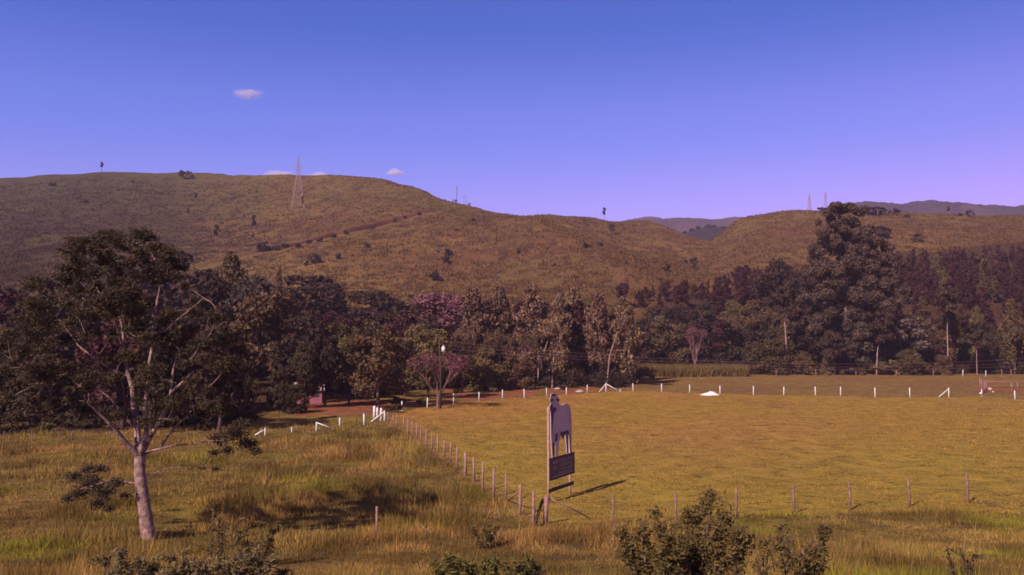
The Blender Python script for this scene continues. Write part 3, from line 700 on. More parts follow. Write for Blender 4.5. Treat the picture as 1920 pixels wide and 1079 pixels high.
# ---- shrubs along wood edges
SH = [(860,150,744,1.0),(925,152,742,.8),(1058,160,722,1.0),(1000,158,728,.9),(1192,200,700,.9),(1220,205,702,.7),(1600,232,684,1.3),(1650,230,676,1.2),(1680,228,674,1.3),(1730,229,676,1.2),(1510,230,684,1.2),(1805,236,688,.9),(1575,231,688,1.1),(1860,236,690,.9),(1905,236,690,1),
      (20,84,786,1.2),(90,86,792,1.0),(150,88,785,1.2),(220,88,798,1),(330,92,790,1.1),(410,92,794,1.0),(250,94,780,1.3),(452,96,790,.9),(738,107,752,.8),(745,120,742,.9),(790,122,752,.8)]
for k, (px, Y, top, wf) in enumerate(SH):
    where = 'along the left wood edge' if px < 470 else 'behind the white corner posts' if px < 800 else 'on the red bank' if px < 1100 else 'along the right pasture edge'
    g = gnd(px, Y); h = max(1.1, top_h(px, top, Y, g.z))
    plant('obush', g, h, 'low leafy shrub ' + where, 'shrub', 'shrubs ' + where, wf * 1.3, 'shrub')

# ---- trees and bushes dotted over the hill: kind, px, base, top, width, label
HT = [
 ('palm', 190.5, 322, 305, 1.3, 'lone small tree on the skyline of the left hill'), ('hillt', 350, 337, 320, 1.6, 'wide flat-topped tree on the skyline of the left hill'),
 ('palm', 367, 380, 364, 1.2, 'small slim tree below the skyline tree'), ('palm', 352, 408, 394, 1.2, 'small slim tree in the middle of the left hill'),
 ('palm', 173, 402, 390, 1.2, 'small faint slim tree far left on the hill'), ('palm', 405, 460, 427, 1, 'tall thin slim tree on the light hollow, the left one'),
 ('palm', 476, 440, 408, 1, 'tall thin slim tree on the light hollow, the right one'), ('palm', 474, 455, 437, .9, 'short dark tree just under the right tall slim tree'),
 ('hbush', 489, 473, 451, .9, 'dark bush at the left end of the hillside track bank'), ('palm', 1133, 407, 386, 1.2, 'lone round-headed tree on the middle skyline'),
 ('hillt', 1147, 437, 419, 1.1, 'small tree on the slope right under the lone skyline tree'), ('hillt', 1096, 419, 411, .9, 'tiny bush left of the lone skyline tree'),
 ('hillt', 1301, 505, 480, 1.15, 'round dark reddish tree alone in the fold of the hill'), ('hillt', 852, 381, 375, 1.2, 'tiny bush on the skyline behind the pole'),
 ('hillt', 880, 381, 376, 1, 'tiny bush on the skyline right of the twin posts'), ('hbush', 590, 495, 472, .9, 'spreading bush below the hillside track'),
 ('hbush', 634, 487, 474, .7, 'small dark bush to the right of the spreading bush'), ('hbush', 574, 498, 485, .5, 'narrow bush just left of the spreading bush'),
 ('hbush', 688, 465, 454, .8, 'small dark bush under the upper hillside track'), ('palm', 822, 485, 468, .9, 'thin tree at the left of the bush cluster in mid slope'),
 ('hbush', 841, 480, 465, .9, 'dark bush at the top of the cluster in mid slope'), ('hbush', 834, 493, 478, .9, 'dark bush in the middle of the cluster in mid slope'),
 ('hbush', 843, 497, 488, .9, 'dark bush at the bottom of the cluster in mid slope'), ('hbush', 812, 527, 507, 1.0, 'grey bush low on the slope above the pink-flowering tree'),
 ('hbush', 826, 528, 520, .9, 'flat dark bush beside the grey one low on the slope'), ('hbush', 888, 416, 408, .9, 'tiny bush high on the middle slope'),
 ('hbush', 856, 435, 430, 1.4, 'flat dark shrub below the pole'), ('hbush', 973, 477, 468, .8, 'small bush in the middle of the brown slope'),
 ('hbush', 1098, 466, 455, 1.1, 'bush on the edge of the brown spur'), ('hbush', 1125, 462, 453, 1.0, 'bush further along the edge of the brown spur'),
 ('hbush', 1158, 440, 436, 1.3, 'flat dark shrub right of the small tree under the skyline'), ('hbush', 1249, 508, 490, .8, 'thin bush left of the round reddish tree'),
 ('palm', 567, 397, 372, .7, 'thin dark tree standing at the foot of the lattice pylon'), ('hbush', 100, 350, 340, 1.4, 'dark bush patch high on the left hill'),
 ('hbush', 160, 381, 375, 1.6, 'flat dark shrub on the left hill'), ('hbush', 250, 343, 339, 1.2, 'tiny shrub between the two skyline trees'),
 ('hillt', 1648, 449, 426, 1.6, 'wide spreading dark tree on the grass right of the giant eucalyptus'), ('hillt', 1664, 449, 430, 1.2, 'tree joined to the wide spreading one on the right slope'),
 ('hillt', 1722, 456, 440, 1.2, 'round reddish tree top sticking out of the plantation edge'),
 ('hillt', 1632, 405, 390, 1.9, 'dark tree on the right skyline nearest the giant eucalyptus'), ('hillt', 1645, 405, 389, 1.7, 'second dark tree on the right skyline'),
 ('hillt', 1657, 404, 390, 1.6, 'third dark tree on the right skyline'), ('hillt', 1676, 404, 392, 1.9, 'fourth dark tree on the right skyline'),
 ('palm', 1778, 403, 389, 1.5, 'leaning ragged tree on the far right skyline'), ('hillt', 1820, 408, 394, 1.0, 'bush in front of the pale round far hill'),
 ('hillt', 1542, 405, 389, 1.1, 'dark tree on the skyline just left of the giant eucalyptus'),
 ('hbush', 1800, 406, 400, 1.5, 'flat bush on the skyline left of the pale round hill'), ('hbush', 1700, 408, 402, 1.5, 'flat bush on the right skyline'),
 ('hbush', 1285, 495, 486, .8, 'small shrub left above the round reddish tree'), ('hbush', 1040, 500, 494, .8, 'tiny shrub on the lower brown slope'),
 ('hbush', 700, 430, 423, .8, 'shrub on the bank of the upper hillside track'), ('hbush', 560, 466, 455, 1.0, 'dark shrub on the bank of the lower hillside track'),
 ('hbush', 520, 470, 461, 1.2, 'low dark shrub near the left end of the lower track bank'), ('hbush', 600, 454, 444, 1.0, 'shrub on the middle of the lower track bank'),
 ('hbush', 650, 440, 431, 1.0, 'shrub at the upper end of the lower track bank'), ('hbush', 760, 411, 404, 1.1, 'shrub on the bank near the top of the upper track'),
 ('hbush', 505, 470, 460, 1.3, 'first of the low dark shrubs lining the lower track bank'), ('hbush', 535, 465, 456, 1.3, 'low dark shrub lining the lower track bank left of its middle'),
 ('hbush', 580, 458, 449, 1.3, 'low dark shrub on the lower track bank just right of its middle'), ('hbush', 625, 446, 438, 1.3, 'low dark shrub near the right end of the lower track bank'),
 ('hbush', 785, 404, 398, 1.2, 'topmost shrub at the upper end of the hillside track'), ('hbush', 740, 417, 411, 1.2, 'small shrub halfway along the upper hillside track'),
 ('hbush', 770, 560, 552, 1, 'shrub at the foot of the hill over the wood'), ('hbush', 500, 458, 452, .8, 'faint shrub above the lower track'),
]
for kd, px, base, top, wf, lb in HT:
    g = hit_near(px, base); h = max(1.2, (base - top) / F * g.y * 1.1 + .5)
    tree = kd in ('palm', 'hillt')
    if kd == 'hbush' or (kd == 'hillt' and base > 410 and px < 1600): wf *= .72; h *= .85
    plant(kd, g, h, lb, 'tree' if tree else 'shrub', 'trees and shrubs dotted over the hills', wf, {'palm': 'slim_tree', 'hillt': 'hillside_tree', 'hbush': 'hillside_shrub'}[kd])
# wood in the notch between the hills, on a low knoll
KN = [(1272,446),(1288,440),(1305,434),(1325,431),(1350,432),(1372,436),(1392,444)]
ridge('wooded_knoll', KN, 1000, 260, M_farh, 1.5, 13)
for k in range(34):
    px = random.uniform(1282, 1384); Y = random.uniform(960, 1004); kt = np.interp(px, [p[0] for p in KN], [p[1] for p in KN])
    g = at(px, kt + 1.5, Y); topy = np.interp(px, [1288, 1305, 1325, 1350, 1378], [432, 424, 421, 422, 430]) + random.uniform(0, 7)
    plant('dark', g, max(3.5, CAMZ + slope(topy) * Y - g.z), 'dark tree in the small wood seen through the notch between the hills', 'tree', 'trees in the notch', 1.5, 'broadleaf_tree')

# ------------------------------------------------------------------ foreground tree (left)
def fore_tree():
    Y = 30.0; base = hit(280, 1014); Y = base.y; rd = random.Random(11); r = np.random.default_rng(11)
    e = empty('roadside_tree', base, label='large lacy tree with a pale pinkish trunk standing close by on the left', cat='tree')
    W = lambda x, y, dy=0: at(x, y, Y + dy) - base
    mb = MB()
    def L(pts, r0, r1, sides=8):
        P = [W(*p) for p in pts]; Q = [P[0]]
        for a, b in zip(P, P[1:]):
            for t in (.5, 1): Q.append(a.lerp(b, t) + Vector([rd.uniform(-1, 1) for _ in range(3)]) * (b - a).length * .035)
        n = len(Q); mb.tube(Q, [r0 + (r1 - r0) * i / (n - 1) for i in range(n)], sides, cap=False); return Q
    mb.tube([W(281, 1022), W(278, 1005), W(272, 960), W(266, 920), W(262, 885), W(262, 855)], [.34, .29, .26, .25, .23, .22], 14, cap=False)
    limbs = [
     ([(262,858,0),(240,835,-.3),(212,800,-.8),(185,775,-1.2),(165,755,-1.6)], .13, .03),
     ([(262,858,0),(258,810,.3),(250,760,.5),(240,700,.7),(232,650,.5),(225,590,.2),(205,540,0)], .16, .03),
     ([(262,858,0),(275,810,-.2),(272,770,-.4),(278,720,-.6),(285,650,-.5),(292,590,-.2),(300,540,0)], .13, .03),
     ([(268,850,0),(290,805,.5),(310,770,.9),(322,730,1.2),(325,690,1.4),(340,640,1.6)], .11, .03),
     ([(322,735,1.2),(350,710,1.5),(375,685,1.7),(402,657,2)], .07, .035),
     ([(240,705,.7),(200,690,1.2),(150,650,1.6),(110,600,1.8)], .06, .02),
     ([(232,650,.5),(215,600,-.5),(190,560,-1),(170,520,-1)], .05, .02),
     ([(258,810,.3),(225,770,1),(190,735,1.5),(120,700,2),(60,680,2)], .07, .02),
     ([(285,650,-.5),(330,600,-1),(380,560,-1.4)], .05, .015),
     ([(300,540,0),(290,490,.3),(275,455,.4)], .035, .015), ([(205,540,0),(215,490,0),(240,450,.3)], .035, .015),
     ([(258,908,0),(232,903,-.3),(205,902,-.6),(178,910,-.9),(150,918,-1)], .065, .025),
     ([(272,848,0),(330,835,-.3),(390,828,-.5),(455,822,-.6)], .045, .018),
     ([(268,893,0),(310,880,.4),(360,876,.7),(412,880,.9)], .025, .008),
     ([(262,858,0),(300,840,1),(330,800,1.8),(360,770,2.2),(380,740,2.6)], .07, .02)]
    ends = []
    for p, a, b in limbs:
        Q = L(p, a, b); ends += Q[3:]
    # crown clumps (px, py, radius px)
    B = []
    for _ in range(300):
        y = rd.uniform(440, 790); xl = np.interp(y, [440, 480, 560, 650, 720, 800], [150, 105, 30, -30, -30, 30]); xr = np.interp(y, [440, 480, 540, 620, 700, 790], [285, 330, 350, 430, 470, 420])
        x = rd.uniform(xl, xr)
        if rd.random() < .82 or y < 520: B.append((x, y, rd.uniform(9, 27)))
    for x, y, q in [(170,905,26),(150,925,22),(195,925,24),(140,895,18),(215,905,16),(185,945,18),(205,955,12),(128,935,14),(235,930,12),(165,880,18),(190,880,14),
                    (440,815,28),(465,835,22),(410,825,22),(385,800,20),(455,795,18),(480,848,12),(425,845,16),(400,850,12),(405,880,9),(380,878,7)]: B.append((x, y, q))
    cs = [W(x, y, rd.uniform(-2.6, 2.6) if y < 790 else rd.uniform(-1.2, .3)) for x, y, q in B]; rs = [q / F * Y for x, y, q in B]
    todo = list(cs); nodes = list(ends); parr = np.array([p[:] for p in nodes])
    nd = [min((p - c).length for p in nodes) for c in todo]; order = sorted(range(len(todo)), key=lambda i: nd[i])
    for i in order:
        c = todo[i]; k = int(np.argmin(((parr - np.array(c[:])) ** 2).sum(1))); near = nodes[k]; L_ = (c - near).length
        pts = limb(mb, near, c, min(.03, .008 + L_ * .012), .005, rnd=rd, sides=4, n=4, bend=.12)
        nodes += pts[1:]; parr = np.vstack([parr, np.array([p[:] for p in pts[1:]])])
    for c, q in zip(cs, rs):          # fine twigs inside the clumps
        for _ in range(3):
            d = Vector([rd.uniform(-1, 1) for _ in range(3)]).normalized(); mb.tube([c, c + d * q * .6, c + d * q], [.008, .006, .004], 3, cap=False)
    mb.build('trunk', M_bark, e, True)
    P, d = clump_pts([c[:] for c in cs], rs, 120000, r, flat=.6, low=.05); P[:, 0] += r.normal(0, .04, len(P))
    V, Fq, cc = cards(P, d * .3 + np.array([0, 0, .6]), .062, 1.9, .6, r=r, shade=.45)
    obj('crown', npmesh('crown', V, Fq, [L_fore], cc), e)
fore_tree()

# ------------------------------------------------------------------ foreground shrubs (right) and weeds
def sprig_shrub(name, stems, Y, label, nleaf, seed, leafsize=.032, mleaf=None, base_px=None):
    rd = random.Random(seed); r = np.random.default_rng(seed); bx = base_px or sum(s[0] for s in stems) / len(stems)
    g = gnd(bx, Y); e = empty(name, g, label=label, cat='shrub'); mb = MB(); segs = []
    for x, y, w_ in stems:
        top = at(x, y, Y + rd.uniform(-.6, .6)) - g; b0 = Vector((top.x * .35 + rd.uniform(-.15, .15), top.y * .3, -.1))
        pts = limb(mb, b0, top, .028, .008, .05, 8, rd, 5)
        for i in range(34):
            t = rd.uniform(.12, 1); k = min(7, int(t * 8)); p = pts[k].lerp(pts[k + 1], t * 8 - k)
            d = Vector((rd.uniform(-1, 1), rd.uniform(-1, 1), rd.uniform(.0, .8))).normalized(); Lq = w_ * rd.uniform(.5, 1.1) * (1.25 - t * .85)
            q = p + d * Lq + Vector((0, 0, -.12 * Lq)); mb.tube([p, p.lerp(q, .5) + Vector((0, 0, .04)), q], [.007, .005, .003], 3, cap=False); segs.append((p, q))
    mb.build('stems', M_barkd, e)
    sa = np.array([s[0][:] for s in segs]); sb = np.array([s[1][:] for s in segs]); k = r.integers(0, len(segs), nleaf); t = r.uniform(.1, 1.05, nleaf)[:, None]
    P = sa[k] * (1 - t) + sb[k] * t + r.normal(0, .05, (nleaf, 3))
    V, Fq, cc = cards(P, np.tile([[0, -.3, 1.0]], (nleaf, 1)), leafsize, 2.6, .6, r=r, shade=.4)
    obj('leaves', npmesh('leaves', V, Fq, [mleaf or L_sprig], cc), e)
L_sprig = leafm('sprig_leaves', (.165, .112, .040), 0, .3)
L_weed = leafm('weed_leaves', (.17, .135, .040), 0, .3)
L_pale = leafm('pale_weed_leaves', (.21, .150, .070), 0, .3)
sprig_shrub('roadside_shrub', [(1160,985,.28),(1200,975,.34),(1232,958,.34),(1262,985,.34),(1285,960,.34),(1318,945,.34),(1338,926,.34),(1362,965,.3),(1385,985,.3),(1180,1020,.34),(1300,1000,.4),(1345,990,.4),(1250,1020,.4),(1400,1010,.3)], 13.0,
            'tall dark leafy roadside shrub in the right foreground, the larger of two', 22000, 21)
sprig_shrub('roadside_shrub', [(1440,1020,.24),(1462,980,.24),(1475,1010,.26),(1520,1005,.24),(1546,993,.24),(1500,1030,.26),(1535,1030,.22),(1420,1045,.26)], 12.6,
            'smaller dark leafy roadside shrub right of the large one in the foreground', 7000, 22)
sprig_shrub('roadside_weeds', [(x, 1050 + 12 * math.sin(x * .05), .5) for x in range(190, 570, 32)], 17, 'grey-green bushy weeds at the bottom left under the large tree', 16000, 23, .04, L_pale)
sprig_shrub('roadside_weeds', [(x, 1054 + 8 * math.sin(x * .08), .3) for x in range(820, 1000, 22)], 18, 'bright green leafy weeds at the bottom centre', 6000, 24, .05, L_weed)
sprig_shrub('thistle_weed', [(905, 978, .3), (925, 974, .3), (885, 988, .3), (935, 988, .3)], 34, 'dark weed clump in the rough grass left of the fence corner', 500, 25, .07, L_sprig)
sprig_shrub('thistle_weed', [(402, 945, .25), (410, 965, .2), (425, 980, .2)], 31, 'dark leafy weed right of the large tree trunk', 260, 26, .08, L_sprig)
sprig_shrub('thistle_weed', [(990, 1050, .3), (1004, 1060, .3)], 23, 'small dark weed near the bottom centre of the rough grass', 350, 27, .07, L_fore)
sprig_shrub('thistle_weed', [(1775, 1024, .3), (1800, 1032, .3), (1830, 1040, .3)], 24, 'small dark weeds in the rough grass at bottom right', 170, 28, .07, L_fore)
sprig_shrub('thistle_weed', [(460, 975, .4), (490, 978, .4), (520, 982, .4), (440, 985, .4)], 30, 'low dark green weed patch right of the large tree', 420, 29, .08, L_sprig)

# ------------------------------------------------------------------ grass as stuff
def blades(n, gen, hgt, wid, tintf, seed, name, label, nb=1, cat='grass'):
    r = np.random.default_rng(seed); X, Y = gen(n, r); Zb = H(X, Y); n = len(X)
    dist = np.hypot(X, Y); h = hgt(X, Y, r); wd = wid(dist) * r.uniform(.6, 1.4, n)
    ph = r.uniform(0, 6.283, n); dx = np.cos(ph) * wd / 2; dy = np.sin(ph) * wd / 2; lx = r.normal(0, .28, n) * h; ly = r.normal(0, .28, n) * h
    V = np.stack([np.stack([X - dx, Y - dy, Zb - .03], 1), np.stack([X + dx, Y + dy, Zb - .03], 1), np.stack([X + lx, Y + ly, Zb + h], 1)], 1).reshape(-1, 3)
    c = tintf(X, Y, r) * (np.where((X / Y < -.3)[:, None], np.array([[.55, .54, .50]]), np.array([[.99, .84, .64]])) if 'hill' in name else np.array([[1.31, 1.32, .92]])); cc = np.repeat(c, 3, 0)  # hill blades on the left get the same painted vignetting
    o = obj(name, npmesh(name, V, np.arange(3 * n).reshape(n, 3), [M_grass], cc), label=label, cat=cat, kind='stuff'); return o
def sector(px0, px1, y0, y1, power):
    def g(n, r):
        t = r.random(n); y = (y0 ** (1 - power) + t * (y1 ** (1 - power) - y0 ** (1 - power))) ** (1 / (1 - power)) if power != 1 else y0 * (y1 / y0) ** t
        u = ux(px0) + r.random(n) * (ux(px1) - ux(px0)); return u * y, y
    return g
padA = [tuple(p) for p in pad]
def gen_verge(n, r):
    X, Y = sector(-150, 2080, 15, 125, 1.0)(n, r)
    fb = np.interp(960 + X / Y * F, [-300, 0, 200, 480, 690, 760, 2300], [84, 84, 86, 92, 100, 108, 130])
    k = ~inpoly(X, Y, padA) & (Y < fb); X, Y = X[k], Y[k]; k = fbm(X / 1.3, Y / 1.3, 3) + r.uniform(-.2, .2, len(X)) > .42
    return X[k], Y[k]
def gcol(base, spread, r, n): return np.array(base)[r.integers(0, len(base), n)] * r.uniform(1 - spread, 1 + spread, (n, 1))
def tverge(X, Y, r):
    n = len(X); a = gcol([(.20, .125, .045), (.24, .135, .06), (.17, .125, .035), (.28, .16, .075)], .35, r, n)
    g = gcol([(.20, .16, .03), (.23, .17, .03), (.15, .13, .03)], .3, r, n); k = sstep(.55, .72, fbm(X / 6 + 70, Y / 4 + 3, 3))[:, None]
    d = gcol([(.26, .12, .06), (.30, .15, .07)], .3, r, n); k2 = (sstep(.5, .7, fbm(X / 12 + 20, Y / 12 + 3, 3)) * .6)[:, None]
    c = a * (1 - k) + g * k; c = c * (1 - k2) + d * k2; return c * (.62 + .76 * sstep(.3, .7, fbm(X / 2.2 + 9, Y / 2.6 + 4, 4)))[:, None]
blades(700000, gen_verge, lambda X, Y, r: (r.uniform(.10, .34, len(X)) + (r.random(len(X)) < .06) * r.uniform(.1, .4, len(X))) * (.25 + 1.9 * sstep(.35, .75, fbm(X / 4.5, Y / 4.5, 4))) + .04 + (r.random(len(X)) < .012) * r.uniform(.2, .6, len(X)),
       lambda d: .007 + d * .0006, tverge, 31, 'tall_grass', 'tall rough mixed grass covering the verge in front of and left of the fenced pasture')
def gen_pad(n, r):
    X, Y = sector(650, 2080, 40, 240, 1.0)(n, r); k = inpoly(X, Y, padA) | ((Y > 125) & (X > .13 * Y)); X, Y = X[k], Y[k]
    k = fbm(X / .9, Y / 1.5, 3) + r.uniform(-.25, .25, len(X)) > .45; return X[k], Y[k]
blades(220000, gen_pad, lambda X, Y, r: r.uniform(.03, .10, len(X)) + .05 * sstep(.55, .75, fbm(X / 2.5, Y / 4 + 9, 3)), lambda d: .02 + d * .0011,
       lambda X, Y, r: gcol([(.31, .175, .062), (.33, .185, .065), (.28, .155, .055), (.32, .20, .055)], .14, r, len(X)) * np.where(inpoly(X, Y, padA), 1, .62)[:, None], 32, 'short_grass', 'short cropped golden pasture grass inside the fences')
def gen_hill(n, r):
    X, Y = sector(-120, 2040, 262, 720, 1.1)(n, r)
    px = 960 + X / Y * F; fbk = np.interp(px, [-300, 330, 480, 700, 860, 1160, 1250, 1400, 1500, 1660, 1760, 1920, 2300], [285, 285, 280, 262, 240, 250, 330, 360, 370, 395, 410, 420, 420])
    k = (Y > fbk) & (seg_dist(X, Y, track)[0] > 9.5) & (fbm(X / 5, Y / 5, 3) + r.uniform(-.18, .18, len(X)) > .47); return X[k], Y[k]
blades(420000, gen_hill, lambda X, Y, r: r.uniform(.2, .95, len(X)) * (.6 + .9 * fbm(X / 12, Y / 12, 2)), lambda d: .35 + d * .0009,
       lambda X, Y, r: gcol([(.15, .092, .045), (.18, .105, .055), (.13, .070, .042), (.17, .115, .042), (.19, .12, .05), (.045, .028, .018)], .35, r, len(X)), 33, 'hill_grass', 'coarse tussocky brown grass covering the hillsides')  # darkest blade tone adds more specks imitating tussock shadow
# corn
def gen_corn(n, r):
    X, Y = sector(1188, 1398, 216, 236, 1.0)(n, r); return X, Y
blades(16000, gen_corn, lambda X, Y, r: r.uniform(1.2, 3.2, len(X)), lambda d: .22 + 0 * d,
       lambda X, Y, r: gcol([(.15, .092, .050), (.18, .11, .055), (.11, .075, .038)], .35, r, len(X)), 34, 'corn_crop', 'strip of tall pale ripening corn behind the pasture', cat='crop')

# ------------------------------------------------------------------ fences
def post(name, g, h, r, m, parent, base, lean=0.02, sides=7, sx=1.0):
    mb = MB(); dx, dy = random.uniform(-lean, lean) * h, random.uniform(-lean, lean) * h
    mb.tube([g - base + Vector((0, 0, -.3)), g - base + Vector((dx * .5 + .01, dy * .5, h * .5)), g - base + Vector((dx, dy, h - .03)), g - base + Vector((dx, dy, h))], [r * 1.05, r, r * .95, r * .6], sides)
    mb.build(name, m, parent, True)
def wires(P, hs, parent, base, rad=.006, sag=.03):
    for hgt in hs:
        mb = MB(); pts = []
        for a, b in zip(P, P[1:]):
            n = 4
            for i in range(n): t = i / n; pts.append(a.lerp(b, t) - base + Vector((0, 0, hgt - sag * 4 * t * (1 - t))))
        pts.append(P[-1] - base + Vector((0, 0, hgt))); mb.tube(pts, rad, 4, cap=False); mb.build('wire', M_wire, parent)

f1b = hit(1136, 735); f1 = empty('white_post_fence', f1b, label='long whitewashed post fence along the far side of the pasture to the right edge', cat='fence')
Pw = []
for px, t, b in WHITE_PX:
    g = hit(px, b); h = (b - t) / F * g.y; Pw.append(g); post('post', g, h * random.uniform(.97, 1.04), .085, M_white, f1, f1b, .035)
wires(Pw, (.45, .85, 1.2), f1, f1b, .007)
def brace(a, b, parent, base, m=M_white, r=.07):
    mb = MB(); mb.tube([a - base, b - base], [r, r], 6); mb.build('brace', m, parent, True)
def wp(px, py, g, dy=0): return at(px, py, g.y + dy)
g = hit(1136, 735); brace(wp(1135, 721, g), wp(1123, 736, g, -.3), f1, f1b); brace(wp(1138, 721, g), wp(1161, 734, g, .2), f1, f1b)
gg = hit(1163, 735); post('post', gg, .45, .08, M_white, f1, f1b)
g = hit(1779, 745.5); brace(wp(1778, 730, g), wp(1760, 745, g, -.2), f1, f1b)

f2b = hit(682.7, 797.6); f2 = empty('white_post_fence', f2b, label='shorter braced whitewashed post fence running left from the corner towards the wood', cat='fence')
P2 = []
for px, t, b, r_ in [(701.6,761.8,784,.15),(707,765,785,.12),(714,766,790,.12),(721,771,790,.10),(682.7,776.7,797.6,.10),(637,784,802,.09),(593,792,808.5,.08),(547,802,812,.07),(497,803,817,.07)]:
    g = hit(px, b); h = (b - t) / F * g.y; post('post', g, h, r_, M_white, f2, f2b, .03)
    if px < 700 or px == 721: P2.append(g)
P2.sort(key=lambda p: p.x); wires(P2, (.4, .8, 1.1), f2, f2b, .007)
g = hit(721, 790); brace(wp(721, 772, g), wp(689, 796.5, g, -.5), f2, f2b, r=.08)
g = hit(593, 808.5); brace(wp(594, 793, g), wp(624, 804, g, .5), f2, f2b, r=.06)
g = hit(497, 817); brace(wp(494, 807, g), wp(478, 816.5, g, -.3), f2, f2b, r=.07)

f3b = corner.copy(); f3 = empty('wooden_post_fence', f3b, label='rough wooden post fence running diagonally from the white corner posts to the bull sign', cat='fence')
D5 = [(603,388,440),(625,395,448),(637,398,455),(668,415,462),(688,420,485),(705,430,492),(725,437,502),(741,447,520),(763,462,532),(787,482,548),(812,487,562),(840,510,578),(866,520,596),(893,537,630),(929,558,660),(965,582,685),(1001,603,725),(1047,630,750),(1100,655,768)]
D6 = [(122,700,828),(180,730,874)]
P3 = []
for k, (x, t, b) in enumerate([(460 + x / 2.252, 600 + t / 2.252, 600 + b / 2.252) for x, t, b in D5] + [(920 + x / 2.252, 600 + t / 2.252, 600 + b / 2.252) for x, t, b in D6]):
    g = hit(x, b); h = (b - t) / F * g.y; P3.append(g); post('post', g, h, .065 * random.uniform(.85, 1.3) * (1.4 if k == 14 else 1), M_post, f3, f3b, .03)
P3.append(corner); post('post', corner, 1.35, .12, M_post, f3, f3b, .06)
wires(P3, (.35, .7, 1.05), f3, f3b, .006)
g = P3[-2]; mb = MB(); mb.tube([corner - f3b + Vector((-.1, 0, 1.2)), g - f3b + Vector((.05, -.15, .05))], [.07, .07], 6); mb.build('brace', M_darkwood, f3, True)
g = P3[-3]; mb = MB(); mb.tube([g - f3b + Vector((0, 0, 1.25)), P3[-4] - f3b + Vector((.15, -.1, .05))], [.05, .05], 6); mb.build('brace', M_post, f3, True)

f4 = empty('wooden_post_fence', corner + Vector((.3, 0, 0)), label='widely spaced wooden fence along the near side of the pasture', cat='fence'); f4b = corner + Vector((.3, 0, 0))
P4 = [corner + Vector((.2, .1, 0))]
for x, t, b in [(920 + 517 / 2.252, 928, 986), (920 + 783 / 2.252, 926, 984), (920 + 1035 / 2.252, 917, 976), (1489, 912, 962), (1594, 906, 958), (1705.5, 897, 951), (1815, 889.5, 944), (1925, 884, 937), (2040, 876, 930)]:
    g = hit(x, b); h = (b - t) / F * g.y; P4.append(g); post('post', g, h, .058 * random.uniform(.85, 1.3), M_postd, f4, f4b, .05)
wires(P4, (.35, .7, 1.05), f4, f4b, .006)
# the thin rail leaning from the corner post to the ground
mb = MB(); a = corner - f4b + Vector((.1, .1, 1.25)); b = hit(1108, 976) - f4b + Vector((0, 0, .05)); mb.tube([a, a.lerp(b, .5) + Vector((0, 0, .06)), b], [.045, .04, .03], 6); mb.build('brace', M_post, f4, True)

f5b = hit(60, 826); f5 = empty('wooden_post_fence', f5b, label='grey wooden post fence at the far left in front of the wood', cat='fence'); P5 = []
for x in (-40, 8, 59.5, 111, 134, 158, 205, 350, 400, 445):
    b = float(np.interp(x, [-40, 158, 450], [826, 825, 819])); g = hit(x, b); P5.append(g); post('post', g, .75 * random.uniform(.8, 1.15), .05, M_postd, f5, f5b, .05)
wires(P5, (.4, .75), f5, f5b, .006)
f6b = hit(1374, 706); f6 = empty('wooden_post_fence', f6b, label='faint line of posts at the very back of the pasture below the wood', cat='fence'); P6 = []
for x in (1285, 1374, 1455, 1530, 1605, 1680, 1750, 1805, 1848, 1879, 1896, 1940):
    g = hit(x, 706.5 - (x < 1400) * .5); P6.append(g); post('post', g, 1.7 * random.uniform(.8, 1.1), .09, M_white if x in (1285, 1374, 1805, 1848) else M_post, f6, f6b, .05)
wires(P6, (.5, .9, 1.3), f6, f6b, .008)

# single old posts and a stick in the rough grass
for px, t, b, lb in [(706, 952, 1005, 'single weathered post sticking out of the rough grass in front of the tree shadow'), (395, 878, 898, 'short stub of a post in the rough grass right of the large tree')][:1]:
    g = hit(px, b); e = empty('old_post', g, label=lb, cat='post'); post('post', g, (b - t) / F * g.y, .06, M_post, e, g)
g = hit(808, 1006); e = empty('fallen_stick', g, label='thin pale stick lying slanted in the rough grass', cat='stick'); MB().tube([Vector((0, 0, .12)), at(784, 981, g.y + 1.0) - g], [.018, .014], 5).build('stick', M_bark, e)
g = hit(735, 802); e = empty('fallen_stick', g, label='short pale stick lying by the upper end of the diagonal fence', cat='stick'); MB().tube([Vector((-.5, 0, .1)), Vector((.5, .1, .14))], [.05, .04], 5).build('stick', M_barkw, e)

